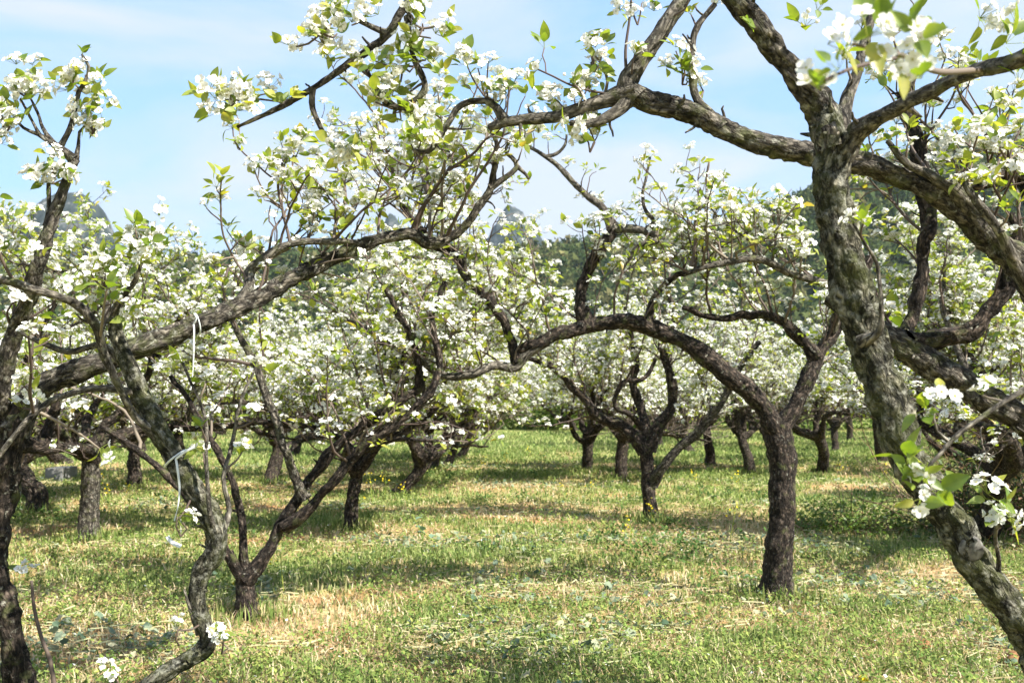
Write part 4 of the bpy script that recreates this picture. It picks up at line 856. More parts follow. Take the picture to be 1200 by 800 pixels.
# --- right centre: stout dark trunk with the arching limb
rg = np.random.default_rng(106); RS = 0.84
tr = T([gp(907, 6.0, 26), (910, 690, 6.0, 21), (912, 640, 6.0, 19), (916, 590, 6.0, 18), (917, 545, 6.0, 18), (912, 510, 6.0, 20), (910, 494, 6.0, 18)], M_BARK_D); RS = 0.68
lb = [T([(915, 512, 6.0, 15), (893, 478, 5.95, 16), (862, 444, 5.9, 16), (826, 418, 5.88, 15), (788, 397, 5.85, 15), (750, 380, 5.8, 14), (715, 378, 5.75, 13), (690, 384, 5.75, 13), (655, 392, 5.7, 12), (628, 402, 5.7, 11), (604, 412, 5.7, 9)], M_BARK_D),
      T([(640, 398, 5.7, 9), (618, 414, 5.7, 8), (604, 430, 5.7, 8.5), (580, 427, 5.65, 8), (556, 437, 5.6, 8), (534, 442, 5.6, 7.6), (514, 437, 5.6, 7), (490, 420, 5.6, 6), (460, 402, 5.6, 5), (430, 386, 5.6, 4.5), (404, 374, 5.6, 4)], M_YOUNG),
      T([(606, 424, 5.7, 8), (598, 392, 5.7, 8), (576, 355, 5.7, 9), (556, 330, 5.7, 9), (536, 305, 5.72, 9.5), (515, 288, 5.74, 9), (498, 272, 5.76, 7), (470, 240, 5.8, 5), (462, 200, 5.8, 4)], M_BARK_D),
      T([(688, 384, 5.75, 11), (682, 348, 5.75, 9.5), (690, 318, 5.75, 10), (706, 292, 5.75, 10), (718, 268, 5.75, 9)], M_BARK_D),
      T([(718, 268, 5.75, 7), (738, 268, 5.75, 7), (758, 271, 5.75, 6.5), (772, 279, 5.75, 6), (756, 286, 5.7, 5), (744, 292, 5.7, 4), (736, 304, 5.7, 3)], M_YOUNG),
      T([(760, 268, 5.75, 4), (767, 258, 5.75, 4), (757, 247, 5.75, 3.6), (753, 230, 5.75, 3), (757, 208, 5.75, 2.4), (762, 184, 5.75, 2)]),
      T([(718, 270, 5.75, 8), (707, 244, 5.75, 6.5), (694, 234, 5.75, 6), (676, 218, 5.75, 5), (655, 196, 5.75, 4.4), (640, 184, 5.75, 4), (618, 171, 5.75, 3)], M_YOUNG),
      T([(640, 184, 5.75, 3), (652, 180, 5.75, 3), (662, 170, 5.75, 2.6), (664, 158, 5.75, 2)], M_YOUNG),
      T([(910, 510, 6.0, 14), (932, 474, 6.0, 13), (948, 440, 6.02, 13), (962, 408, 6.05, 12), (985, 376, 6.1, 9), (1005, 345, 6.1, 8), (1020, 300, 6.1, 6)], M_BARK_D),
      T([(956, 418, 6.02, 10), (932, 392, 6.0, 9), (905, 374, 6.0, 8), (870, 370, 6.0, 7), (840, 372, 6.0, 6), (800, 360, 6.0, 5)], M_BARK_D),
      T([(975, 385, 6.05, 8), (985, 350, 5.9, 7), (968, 333, 5.8, 6.5), (930, 322, 5.7, 6.5), (890, 304, 5.6, 6.5), (858, 306, 5.55, 6), (830, 312, 5.5, 5.5), (806, 320, 5.5, 4)], M_YOUNG),
      T([(760, 382, 5.8, 8), (766, 350, 5.8, 5), (790, 325, 5.8, 4.4), (815, 318, 5.8, 3.6)], M_BARK_D),
      T([(810, 312, 5.5, 3.2), (815, 285, 5.5, 3), (816, 250, 5.5, 3), (827, 238, 5.5, 2.8), (828, 210, 5.5, 2.4), (831, 190, 5.5, 1.8)], M_TWIG)]
tw, cl = [], []
add_shoots(tw, cl, lb[0][0][5:], lb[0][1][5:], rg, 9.5, (0.25, 0.85), 0.068, 0.2, up=1.3)
for i, dn, ln in ((1, 10, (.2, .6)), (2, 15, (.25, .85)), (4, 12, (.2, .55)), (8, 13, (.3, .95)), (9, 15, (.3, .85)), (10, 17, (.25, .75)), (11, 16, (.25, .7)), (3, 4, (.2, .4))): add_shoots(tw, cl, lb[i][0][1:], lb[i][1][1:], rg, dn, ln, 0.068, 0.2, up=1.2)
add_shoots(tw, cl, lb[0][0][1:6], lb[0][1][1:6], rg, 1.0, (0.1, 0.3), 0.1, 0.3)
for i in (5, 6, 7): add_spurs(tw, cl, lb[i][0], lb[i][1], rg, 0.10, 0.25, lens=(0.03, 0.2))
build_tree('pear_tree', P(907, HY + CAMZ * FPX / 6.0, 6.0), tr, lb, tw, cl, 1, rg, M_BARK_D, 'stout dark pear tree right of centre, thick limb arching left across the alley', 'tree', None, 0, 6.0, 0.15)

# --- centre tree with a side stem
rg = np.random.default_rng(107); RS = 0.74
tr = T([gp(762, 9.7, 14), (762, 600, 9.7, 11), (760, 570, 9.7, 10.5), (758, 545, 9.7, 11), (758, 520, 9.7, 12)], M_BARK_D)
lb = [T([(756, 530, 9.7, 10), (740, 510, 9.7, 9.5), (720, 496, 9.7, 9), (698, 486, 9.65, 8), (684, 466, 9.6, 6), (664, 448, 9.6, 5), (646, 430, 9.55, 4.5), (620, 420, 9.5, 4)], M_BARK_D),
      T([(760, 528, 9.7, 9), (770, 500, 9.7, 9), (786, 480, 9.7, 8.5), (788, 458, 9.7, 8), (782, 430, 9.7, 7), (776, 400, 9.7, 6), (790, 370, 9.7, 5), (780, 330, 9.7, 4)], M_BARK_D),
      T([(758, 522, 9.7, 8), (756, 496, 9.75, 7), (748, 470, 9.8, 7), (742, 448, 9.8, 6), (745, 410, 9.8, 5), (730, 360, 9.8, 4)], M_BARK_D),
      T([(764, 566, 9.7, 8), (776, 548, 9.6, 7), (794, 526, 9.55, 7), (816, 508, 9.5, 7), (834, 486, 9.45, 7), (850, 464, 9.4, 6), (868, 430, 9.4, 5), (890, 400, 9.4, 4)], M_BARK),
      T([(752, 500, 9.7, 5), (736, 486, 9.6, 4.4), (722, 476, 9.55, 4), (724, 456, 9.55, 4), (734, 446, 9.55, 4), (752, 444, 9.55, 3.8), (764, 432, 9.55, 3.6), (768, 420, 9.55, 3)], M_BARK_D)]
tw, cl = [], []
for it in lb: add_shoots(tw, cl, it[0][2:], it[1][2:], rg, 12.0, (0.35, 1.15), 0.072, 0.17, up=1.0)
build_tree('pear_tree', P(762, HY + CAMZ * FPX / 9.7, 9.7), tr, lb, tw, cl, 1, rg, M_BARK_D, 'pear tree in the middle distance, pale side stem leaving its trunk low on the right', 'tree', None, 0, 9.7, 0.12)

# ------------------------------------------------------------------ the other trees of the orchard
def grow_tree(rng, lean=(0, 0), th=0.72, tr_r=0.078, spread_r=1.9, dens=10.5, limbs_n=5, gap=0.07, phase=None, straight=False, bark=None, el0=0.35, low=0.0):
    """a whole pear tree at the origin: trunk, limbs, twigs, clusters"""
    p, r = walk((0, 0, -0.06), (lean[0], lean[1], 1), th + 0.06, tr_r * 1.25, tr_r * 0.92, rng, 0.0, 0.03 if straight else 0.10, 0.12); r[0] *= 1.25
    trunk = (p, r, bark or M_BARK_D); limbs = []; a0 = rng.uniform(0, 6.28) if phase is None else phase; ends = p[-1]
    for k in range(limbs_n):
        a = a0 + k * 6.283 / limbs_n + rng.normal(0, 0.25); el = rng.uniform(el0, el0 + .37)
        d = (math.cos(a) * math.cos(el), math.sin(a) * math.cos(el), math.sin(el))
        q, qr = walk(p[-1 - int(rng.integers(0, 2))], d, rng.uniform(0.8, 1.1) * spread_r, tr_r * rng.uniform(0.62, 0.8), 0.012, rng, 0.008, 0.22, 0.16); q[:, 2] = .75 * np.maximum.accumulate(q[:, 2]) + .25 * q[:, 2]
        limbs.append((q, qr, M_BARK_D))
        for z in range(int(rng.integers(2, 4))):
            p2, T2, r2 = at_s(q, qr, rng.uniform(0.25, 0.75))
            d2 = nrm(nrm(np.cross(T2, rng.normal(0, 1, 3))) + T2 * 0.7 + np.array([0, 0, 0.55]))
            s_, sr = walk(p2, d2, spread_r * rng.uniform(0.4, 0.7), r2 * 0.75, 0.008, rng, 0.02, 0.2, 0.14); s_[:, 2] = .75 * np.maximum.accumulate(s_[:, 2]) + .25 * s_[:, 2]
            limbs.append((s_, sr, M_BARK_D if rng.random() < .6 else M_BARK))
    tw, cl = [], []
    dens *= rng.uniform(0.7, 1.05); lf = rng.uniform(.12, .42)
    for q, qr, _ in limbs: add_shoots(tw, cl, q, qr, rng, dens * rng.uniform(.5, 1.4), (0.3, 0.98), gap, lf, t0=0.2, up=0.75, sub=0.9, cs=1.12)
    lo = low + rng.uniform(0.55, 0.8) + 0.55 * rng.random(len(cl)) ** 1.5; cl = [c for c, z in zip(cl, lo) if c[0][2] > z]
    tw = [t for t in tw if t[0][-1][2] > 0.6]
    return trunk, limbs, tw, cl

def place_unique(px, d, seed, label, lean=(0, 0), group='pear trees of the rows behind', lod=1, **kw):
    rng = np.random.default_rng(seed); b = P(px, HY + CAMZ * FPX / d, d); b[2] = float(g_h(b[0], b[1]).ravel()[0])
    if lod == 2: kw = dict(dict(spread_r=1.5, el0=.5, low=.2), **kw)
    t, l, tw, cl = grow_tree(rng, lean, **kw)
    mv = lambda it: (it[0] + b, it[1], it[2])
    build_tree('pear_tree', b, mv(t), [mv(i) for i in l], [(p + b, r) for p, r in tw], [(p + b, d_, s, k) for p, d_, s, k in cl], lod, rng, M_BARK_D, label, 'tree', group, 0, d, 0.12)

place_unique(410, 9.0, 201, 'upright brown pear trunk behind the two slanting limbs of the V shaped tree', (.0, 0), th=0.65, tr_r=0.054, limbs_n=5, straight=True)
place_unique(104, 8.4, 202, 'pale brown pear tree at left forking at waist height, nearest beside the crooked slim trunk', (-.03, 0), th=0.8, tr_r=0.07, straight=True, bark=M_BARK)
place_unique(44, 10.6, 203, 'dark pear tree beside the grey concrete block, just right of the left edge trunk', (0, 0), th=0.8, tr_r=0.09)
place_unique(158, 13.1, 204, 'slim pear trunk at left between the pale brown trunk and the one with twine', (-.1, 0), lod=2, tr_r=.085)
place_unique(318, 14.0, 205, 'straight pear trunk at left seen between the limbs of the V shaped tree', (0, 0), lod=2, tr_r=.08)
place_unique(462, 12.4, 206, 'pear trunk left of the alley leaning strongly to the right, low over the grass', (.75, .1), th=0.6, tr_r=.075, lod=2)
place_unique(725, 14.4, 207, 'short pear trunk just left of the centre tree with the pale side stem', (.15, 0), lod=2, tr_r=.08)
place_unique(688, 16.1, 208, 'small pear tree right of the alley, second trunk to the left of the centre tree', (.1, 0), lod=2, th=.6, tr_r=.08)
place_unique(963, 16.2, 209, 'grey pear trunk seen between the stout dark tree and the tall leaning tree', (0, 0), lod=2, tr_r=.085)
place_unique(880, 15.4, 210, 'slim pear trunk touching the left side of the stout dark trunk', (0, 0), lod=2, tr_r=.07)
place_unique(833, 17.6, 211, 'crooked pear trunk between the centre tree and the stout dark trunk', (.1, 0), lod=2, tr_r=.075)
place_unique(-330, 7.2, 212, 'pear tree just outside the left edge whose blossoming twigs reach into the picture', (.1, 0), lod=1, tr_r=.09)
place_unique(1150, 8.2, 213, 'pear tree behind the tall leaning tree, rising out of the bramble heap', (0, 0), lod=1, tr_r=.09, th=.9)
place_unique(1330, 10.5, 214, 'pear tree just outside the right edge whose blossom shows between the limbs', (0, 0), lod=2, tr_r=.09)

for i_, (px_, d_, w_) in enumerate([(482, 14.7, 'first'), (503, 16.2, 'second'), (522, 17.8, 'third'), (538, 19.6, 'fourth')]):
    place_unique(px_, d_, 230 + i_, '%s leaning pear trunk behind the strongly leaning one left of the alley' % w_, (.42 + .1 * (i_ % 2), 0), lod=2, tr_r=.06, th=.75, limbs_n=4)

# farther back: five grown trees, each copied
protos = []
for s in range(5):
    rng = np.random.default_rng(300 + s)
    t, l, tw, cl = grow_tree(rng, (rng.normal(0, .12), rng.normal(0, .1)), th=rng.uniform(.55, .9), tr_r=rng.uniform(.07, .095), dens=6.8, gap=0.08, spread_r=1.6, el0=.5, low=.2)
    mt = MB(); 
    for i, (p, r, m_) in enumerate([t] + l): tube(mt, p, r, 0.06, 8, 0.12, 0, i + s * 11, True, 0.15, 2 if i == 0 else 1)
    mc = MB(); twig_mesh(mc, tw, 5, 3, 0.09); put_clusters(mc, [(p, d_, s_ * 1.1, k) for p, d_, s_, k in cl], 2, rng)
    protos.append((mt.mesh('trunk', [M_BARK_D]), mc.mesh('crown', CL_MATS)))
def far_tree(x, y, i, rot, sc, label):
    root = empty('pear_tree', (x, y, float(g_h(x, y).ravel()[0]))); root.rotation_euler.z = rot; root.scale = (sc, sc, sc)
    tag(root, label, 'tree', 'pear trees far down the orchard')
    for nm, me in zip(('trunk', 'crown'), protos[i]):
        o = bpy.data.objects.new(nm, me); col.objects.link(o); o.parent = root
        if nm == 'crown': o['kind'] = 'stuff'
rng = np.random.default_rng(400); k = 0
for row, d in enumerate([15.5, 18.5, 21.5, 24.8, 28.0, 31.5, 35.0]):
    off = (row % 2) * 1.4
    for xx in np.arange(-0.56 * d - 2.0, 0.56 * d + 2.1, 3.0):
        x = xx + off + rng.normal(0, 0.3); yv_ = d + rng.normal(0, 0.35); px = 600 + FPX * x / yv_
        ax = (575 - 600) / FPX * yv_                                 # the open alley
        if abs(x - ax) < 1.9: continue
        if d < 19 and any(abs(px - q) < 26 for q in (158, 318, 725, 688, 963, 880, 833, 462)): continue
        side = 'left' if x < ax else 'right'
        far_tree(x, yv_, k % 5, rng.uniform(0, 6.28), rng.uniform(.85, 1.08), ('white blossoming pear tree in the far rows on the %s side of the alley' % side)); k += 1

rng = np.random.default_rng(450); mb = MB(); bx_, by_, n_ = [], [], 0
for o in list(col.objects):
    if o.name.startswith('pear_tree') and o.get('category') == 'tree' and o.location.y < 17:
        rt = 0.12 if o.location.y < 7 else 0.10; k_ = 260; a_ = rng.uniform(0, 6.28, k_); q_ = rt + np.abs(rng.normal(0, .09, k_))
        bx_.append(o.location.x + q_ * np.cos(a_)); by_.append(o.location.y + q_ * np.sin(a_))
x, y = np.concatenate(bx_), np.concatenate(by_); n = len(x)
blades(mb, x, y, rng.uniform(.04, .15, n), (0.004 + 0.0009 * y) * rng.uniform(.6, 1.2, n), rng, pick_col(rng, n, [(0.08, 0.14, 0.035), (0.17, 0.23, 0.06), (0.34, 0.33, 0.14)]), 0.55)
tag(mb.build('longer_grass', [M_BLADE], smooth=False), 'longer uncut grass growing close round the trunks', 'grass', kind='stuff')

# ------------------------------------------------------------------ shrubs, brambles, weeds
def leafy_mat(name, stops, tr=0.3): return thin_mat(name, stops, tr, 0.04)
M_SHRUB = leafy_mat('shrub_leaf', [(0, (0.05, 0.10, 0.015)), (.6, (0.11, 0.19, 0.03)), (1, (0.20, 0.27, 0.05))])
M_BRAM = leafy_mat('bramble_leaf', [(0, (0.02, 0.045, 0.012)), (.6, (0.05, 0.085, 0.02)), (.92, (0.10, 0.14, 0.035)), (1, (0.20, 0.10, 0.04))])
M_CANE = leafy_mat('dry_cane', [(0, (0.07, 0.04, 0.025)), (.6, (0.16, 0.10, 0.06)), (1, (0.30, 0.21, 0.12))], 0.05)
def shrub(name, cx, cy_, R, H, n, rng, mat, L, label, cat, group=None, canes=0):
    z0 = float(g_h(cx, cy_).ravel()[0]); root = empty(name, (cx, cy_, z0)); tag(root, label, cat, group)
    th = rng.uniform(0, 6.28, n); ph = np.arccos(rng.uniform(0, 1, n)); q = rng.random(n) ** 0.4
    c = np.stack([R * q * np.sin(ph) * np.cos(th), R * 0.8 * q * np.sin(ph) * np.sin(th), H * q * np.cos(ph)], 1)
    c *= (1 + 0.45 * fbm(c / R * 2.0 + cx, 5, 3))[:, None]; c[:, 2] = np.abs(c[:, 2]) + 0.02
    a = rng.uniform(0, 6.28, n); t = rng.uniform(-.6, .8, n); l = L * rng.uniform(.6, 1.5, n)
    d = np.stack([np.cos(a) * np.cos(t), np.sin(a) * np.cos(t), np.sin(t)], 1); s = np.stack([-np.sin(a), np.cos(a), rng.normal(0, .5, n)], 1)
    V = np.stack([c, c + d * l[:, None] * .45 - s * l[:, None] * .26, c + d * l[:, None] * .45 + s * l[:, None] * .26, c + d * l[:, None]], 1).reshape(-1, 3)
    mb = MB(); mb.add(V, f3=(np.array([(0, 2, 1), (1, 2, 3)])[None] + (np.arange(n) * 4)[:, None, None]).reshape(-1, 3)); mb.build('foliage', [mat], root, False)
    mb = MB()
    for k in range(max(canes, 8)):
        a = rng.uniform(0, 6.28); e = rng.uniform(.2, 1.3); p, r = walk((rng.normal(0, R * .35), rng.normal(0, R * .3), 0), (math.cos(a) * math.cos(e), math.sin(a) * math.cos(e), math.sin(e)), H * rng.uniform(.7, 1.6), .006, .002, rng, -0.02, .2, .1)
        p[:, 2] = np.abs(p[:, 2]); tube(mb, p, r, .09, 4, 0, 0, k)
    mb.build('stems', [M_CANE], root)
    return root
rng = np.random.default_rng(500)
shrub('bramble_bush', 4.35, 8.6, 1.0, 0.9, 4600, rng, M_BRAM, .05, 'dark tangled bramble heap at the right edge behind the leaning trunk', 'bush', None, 190)
shrub('bramble_bush', 5.6, 9.8, 1.5, 1.35, 6000, rng, M_BRAM, .055, 'taller bramble heap farther back at the right edge, full of dry canes', 'bush', None, 200)
shrub('weed_clump', 3.0, 9.0, .6, .28, 2200, rng, M_SHRUB, .035, 'low green weed clump at the foot of the bramble heap', 'weeds', None, 30)
for i, (px, d, R, H) in enumerate([(500, 37, 2.2, 2.0), (565, 38, 2.4, 1.6), (620, 39, 2.4, 1.9), (680, 37, 2.2, 1.8), (745, 38, 2.6, 1.9), (820, 39, 2.8, 1.8), (900, 38, 2.8, 2.0), (1000, 38, 3, 2.2), (1110, 38, 3, 2.4), (420, 38, 2.6, 2.1), (330, 39, 2.8, 2.2), (230, 38, 2.8, 2.2), (120, 38, 2.8, 2.3), (10, 39, 2.8, 2.3)]):
    shrub('shrub', (px - 600) / FPX * d, d, R, H, 2600, rng, M_SHRUB, .16, 'fresh green shrub in the hedge closing off the far end of the orchard', 'shrub', 'shrubs of the hedge at the end of the orchard')

def weed(name, px, d, rng, label, cat, group, hgt, nleaf, L, W, mat, flowers=0, fmat=None, erect=0.3):
    b = P(px, HY + CAMZ * FPX / d, d); b[2] = float(g_h(b[0], b[1]).ravel()[0]) - 0.01
    root = empty(name, b); tag(root, label, cat, group); st = MB(); lf = MB()
    p, r = walk((0, 0, 0), (rng.normal(0, .08), rng.normal(0, .08), 1), hgt, .005 if hgt > .15 else .004, .002, rng, .05, .08, .05); tube(st, p, r, .03, 5, 0, 0, 1)
    for k in range(nleaf):
        t = (k + .5) / nleaf * (0.9 if hgt > .15 else 0.5); q, T_, _ = at_s(p, r, t); a = k * 2.4 + rng.normal(0, .3); e = rng.uniform(erect, erect + .5)
        v, f = leaf_geo(0, L * rng.uniform(.7, 1.2) * (1 - .4 * t), W * rng.uniform(.8, 1.1) * (1 - .4 * t), rng); dd = np.array([math.cos(a) * math.cos(e), math.sin(a) * math.cos(e), math.sin(e)])
        x = nrm(np.cross(dd, [0, 0, 1.0])); lf.add(v @ np.stack([x, dd, np.cross(x, dd)], 1).T + q + dd * .01, f3=f)
    st.build('stem', [M_STALK], root); lf.build('leaves', [mat], root)
    if flowers:
        fl = MB()
        for k in range(flowers):
            q = p[-1] + np.array([rng.normal(0, .03), rng.normal(0, .03), rng.uniform(-.10, .03)]) * (1 if hgt > .2 else .15); R = .009 if hgt > .2 else .016; Bm = basis(nrm(rng.normal(0, .5, 3) + np.array([0, -.4, .8])), 0)
            m_ = 4 if hgt > .2 else 16
            for z in range(m_):
                a = z * 6.283 / m_; c, s = math.cos(a), math.sin(a); w = R * (.5 if m_ == 4 else .22)
                v = np.array([(0, 0, 0), (c * R * .7 - s * w, s * R * .7 + c * w, R * .2), (c * R * 1.1, s * R * 1.1, R * .15), (c * R * .7 + s * w, s * R * .7 - c * w, R * .2)]); fl.add(v @ Bm.T + q, f4=[(0, 3, 2, 1)])
        fl.build('flower_head', [fmat], root, False)
M_YEL = thin_mat('yellow_petal', [(0, (0.75, 0.55, 0.02)), (1, (0.85, 0.68, 0.05))], .2, 0, (1, 1, 1))
M_BLUE = thin_mat('blue_green_leaf', [(0, (0.09, 0.16, 0.10)), (1, (0.17, 0.25, 0.17))], .2, .05)
rng = np.random.default_rng(600)
weed('tall_weed', 511, 7.6, rng, 'single tall weed with round blue green leaves standing in the middle of the alley', 'weed', None, .42, 9, .085, .07, M_BLUE)
weed('cabbage_plant', 660, 3.95, rng, 'blue green cabbage seedling at the bottom edge right of the middle', 'plant', None, .06, 9, .11, .06, M_BLUE, erect=.5)
weed('cabbage_plant', 684, 4.0, rng, 'pale yellowish cabbage seedling beside the blue green one at the bottom edge', 'plant', None, .05, 7, .10, .06, leafy_mat('pale_leaf', [(0, (.33, .36, .16)), (1, (.42, .43, .22))]))
weed('dandelion', 1010, 4.15, rng, 'yellow dandelion at the bottom right corner below the leaning trunk', 'flower', None, .07, 6, .08, .02, M_SHRUB, 3, M_YEL)
for i, (px, d) in enumerate([(511, 13.2), (420, 9.6), (437, 11.4), (449, 11.9), (560, 14.5), (478, 11.2), (770, 9.2), (740, 7.7), (655, 11.0), (690, 10.5), (122, 11.5), (128, 10.9), (152, 10.0), (345, 10.5), (252, 6.4), (333, 6.2), (640, 15), (866, 11), (855, 8.4), (905, 9.5), (818, 12), (1040, 14), (985, 13), (590, 16), (615, 18)]):
    weed('mustard_plant', px, d, rng, 'thin yellow flowered mustard plant standing in the grass', 'flower', 'yellow mustard plants scattered in the grass', .55 if i == 0 else rng.uniform(.24, .42), 5, .07, .03, M_SHRUB, 10, M_YEL)

# thin suckers with blossom that stand in the grass at the left edge
M_SOIL = hill_mat('earth_clod', (0.14, 0.07, 0.035), (0.26, 0.14, 0.07), (0.36, 0.22, 0.12), 30)
def sapling(spec, label, cls):
    p, r = trace(spec); b = p[0].copy(); root = empty('pear_sapling', b); tag(root, label, 'sapling')
    mb = MB(); tube(mb, p - b, r, .03, 7, 0, 0, 3); mb.build('stem', [M_TWIG], root)
    for (x, y, d, k) in cls:
        m2 = MB(); put_clusters(m2, [(np.zeros(3), np.array([0, -.4, .8]), 1.0, k)], 0, rng); o = m2.build('blossom_cluster', CL_MATS, root); o.location = P(x, y, d) - b
sapling([(70, 900, 3.2, 3), (62, 790, 3.2, 2.6), (48, 745, 3.2, 2.2), (40, 712, 3.2, 2), (37, 680, 3.2, 1.6)], 'thin bare sapling at the lower left with one blossom cluster at its tip', [(33, 672, 3.2, 'flower')])
for i, (px, d, R, lab) in enumerate([(1192, 4.55, .06, 'reddish earth clod at the right edge under the leaning trunk'), (1083, 4.85, .035, 'brown earth clod in the grass near the bottom right, left of the leaning trunk')]):
    b = P(px, HY + CAMZ * FPX / d, d); b[2] = float(g_h(b[0], b[1]).ravel()[0])
    u, v = np.meshgrid(np.linspace(0, 6.2832, 25)[:-1], np.linspace(0, math.pi, 14)); D = np.stack([np.sin(v) * np.cos(u), np.sin(v) * np.sin(u), np.cos(v)], -1).reshape(-1, 3)
    rr = R * (1 + .45 * fbm(D * 1.7 + i * 9, 3, 4)); V = D * rr[:, None] * np.array([1, .9, .7]) + b + np.array([0, 0, R * .3]); j = np.arange(13)[:, None] * 24; q = np.arange(24)[None]; q2 = (q + 1) % 24
    mb = MB(); mb.add(V, f4=np.stack([j + q, j + 24 + q, j + 24 + q2, j + q2], -1).reshape(-1, 4)); tag(mb.build('earth_clod', [M_SOIL]), lab, 'clod')

# ------------------------------------------------------------------ twine
m, nt, out = new_mat('white_plastic_twine'); b_ = nd(nt, 'ShaderNodeBsdfPrincipled', Roughness=.35); b_.inputs['Base Color'].default_value = (.62, .66, .66, 1); nt.links.new(b_.outputs[0], out.inputs[0]); M_TWINE = m
def ribbon(mb, pts, w, rng):
    p, r = resample(np.array(pts), np.full(len(pts), w / 2), .012); T_, N, B = frames(p); k = np.arange(len(p)); a = 0.9 * np.sin(k * .21 + 1) + k * .02
    s = (N * np.cos(a)[:, None] + B * np.sin(a)[:, None]); t = np.cross(T_, s) * .0012
    V = np.concatenate([p - s * w / 2 - t, p + s * w / 2 - t, p + s * w / 2 + t, p - s * w / 2 + t]); n = len(p); F = []
    for c in range(4): o1, o2 = c * n, ((c + 1) % 4) * n; i = np.arange(n - 1); F.append(np.stack([o1 + i, o1 + i + 1, o2 + i + 1, o2 + i], 1))
    mb.add(V, f4=np.concatenate(F))
def loop_round(c, axis, R, n=22, tilt=0.25):
    a = np.linspace(0, 6.6, n); Bm = basis(axis); return [c + Bm[:, 0] * R * math.cos(t) + Bm[:, 1] * R * math.sin(t) + Bm[:, 2] * tilt * R * math.sin(t) for t in a]
def twine(loops, tails, w, label):
    mb = MB()
    for l in loops: ribbon(mb, l, w, rng)
    for l in tails: ribbon(mb, l, w * 1.1, rng)
    tag(mb.build('twine', [M_TWINE]), label, 'twine')
bpy.context.view_layer.update()
ax_ = P(170, 470, 3) - P(206, 542, 3); c_, r_q, _ = wood_at(bent_tree, P(204, 538, 3.0), ax_, .10); f_ = nrm(np.array([.35, -1, 0.05]))
k0 = c_ + f_ * (r_q * 1.12 + .006)
twine([loop_round(c_, ax_, r_q * 1.12 + .004)], [[k0, k0 + [.012, -.006, .008], k0 + [.03, -.008, .022], k0 + [.055, -.006, .034]], [k0, k0 + [.008, -.008, -.03], k0 + [.014, -.004, -.09], k0 + [.012, -.01, -.14], k0 + [.004, -.015, -.18]]], .006, 'pale blue white twine tied round the crooked slim trunk with a strip hanging down')
ax_ = P(320, 340, 3.5) - P(180, 403, 3.3); c_, r_q, _ = wood_at(edge_tree, P(232, 381, 3.37), ax_, .11, 'limb'); k0 = c_ + np.array([0, -r_q - .004, -.004])
twine([loop_round(c_, ax_, r_q + .003)], [[k0, k0 + [.004, -.006, -.02], k0 + [.002, 0, -.07], k0 + [.001, 0, -.15], k0 + [-.006, 0, -.22]], [k0, k0 + [.012, -.008, .02], k0 + [.002, -.008, .035]]], .005, 'white twine knotted round the long sloping limb, hanging straight down')
ax_ = P(293, 318, 3.5) - P(284, 352, 3.45); c_, r_q, _ = wood_at(edge_tree, P(292, 336, 3.47), ax_, .06, 'limb'); k0 = c_ + np.array([.01, -r_q - .003, 0])
twine([loop_round(c_, ax_, r_q + .003)], [[k0, k0 + [.012, -.004, .006], k0 + [.026, -.003, .02]]], .006, 'short pale twine band round the branch above the long sloping limb')
mb = MB(); tube(mb, [P(212, 605, 2.93), P(212, 640, 2.93)], [.0006, .0006], .03, 4); ribbon(mb, [P(196, 628, 2.93), P(201, 635, 2.93), P(212, 640, 2.93)], .012, rng); tag(mb.build('tag', [M_TWINE]), 'small white plastic tag hanging on a thread below the crooked slim trunk', 'tag')

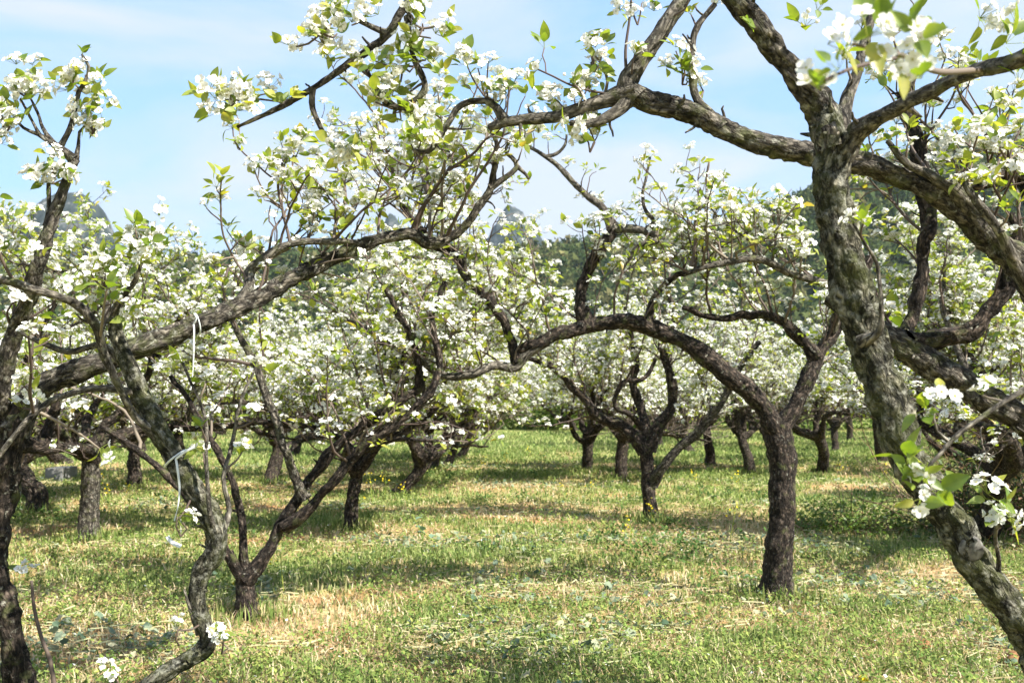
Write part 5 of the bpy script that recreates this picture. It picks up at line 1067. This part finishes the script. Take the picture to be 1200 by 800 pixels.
# ------------------------------------------------------------------ buildings far left
m, nt, out = new_mat('weathered_concrete'); b_ = nd(nt, 'ShaderNodeBsdfPrincipled', Roughness=.9); tc = nd(nt, 'ShaderNodeTexCoord'); nz = nd(nt, 'ShaderNodeTexNoise', Scale=6.0, Detail=8.0); r_ = ramp(nt, [(.3, (.12, .12, .11)), (.7, (.26, .26, .25))]); nt.links.new(tc.outputs['Object'], nz.inputs[0]); nt.links.new(nz.outputs[0], r_.inputs[0]); nt.links.new(r_.outputs[0], b_.inputs[0]); nt.links.new(b_.outputs[0], out.inputs[0]); M_CONC = m
m, nt, out = new_mat('clay_wall'); b_ = nd(nt, 'ShaderNodeBsdfPrincipled', Roughness=.95); tc = nd(nt, 'ShaderNodeTexCoord'); bk = nd(nt, 'ShaderNodeTexBrick', Scale=4.0); bk.inputs['Color1'].default_value = (.36, .20, .12, 1); bk.inputs['Color2'].default_value = (.44, .27, .17, 1); bk.inputs['Mortar'].default_value = (.40, .33, .26, 1); nt.links.new(tc.outputs['Object'], bk.inputs[0]); nt.links.new(bk.outputs[0], b_.inputs[0]); nt.links.new(b_.outputs[0], out.inputs[0]); M_CLAY = m
def box(mb, x0, x1, y0, y1, z0, z1, mat=0):
    v = [(x0, y0, z0), (x1, y0, z0), (x1, y1, z0), (x0, y1, z0), (x0, y0, z1), (x1, y0, z1), (x1, y1, z1), (x0, y1, z1)]
    mb.add(v, f4=[(0, 3, 2, 1), (4, 5, 6, 7), (0, 1, 5, 4), (1, 2, 6, 5), (2, 3, 7, 6), (3, 0, 4, 7)], m4=mat)
def X(px, d): return (px - 600) / FPX * d
d = 25.0; root = empty('garden_shed', (X(443, d), d, 0)); tag(root, 'small clay brick shed with white corner posts behind the trees left of the alley', 'shed')
mb = MB(); box(mb, -.75, .24, 0, 1.8, -.1, 1.5); mb.build('wall', [M_CLAY], root, False)
m2 = MB(); box(m2, -.95, .55, -.2, 2.0, 1.503, 1.62); m2.build('roof', [M_CONC], root, False)
m, nt, out = new_mat('whitewash'); b_ = nd(nt, 'ShaderNodeBsdfPrincipled', Roughness=.9); b_.inputs['Base Color'].default_value = (.62, .60, .56, 1); nt.links.new(b_.outputs[0], out.inputs[0]); M_WHITE = m
for x_ in (.243, -.90):
    mb = MB(); box(mb, x_, x_ + .17, -.05, .15, -.1, 1.5); mb.build('corner_post', [M_WHITE], root, False)
d = 14.5; mb = MB(); box(mb, X(56, d), X(76, d), d, d + .5, -.05, .17); o = mb.build('concrete_block', [M_CONC], None, False); tag(o, 'low grey concrete block in the grass at far left behind the dark trunk', 'block')
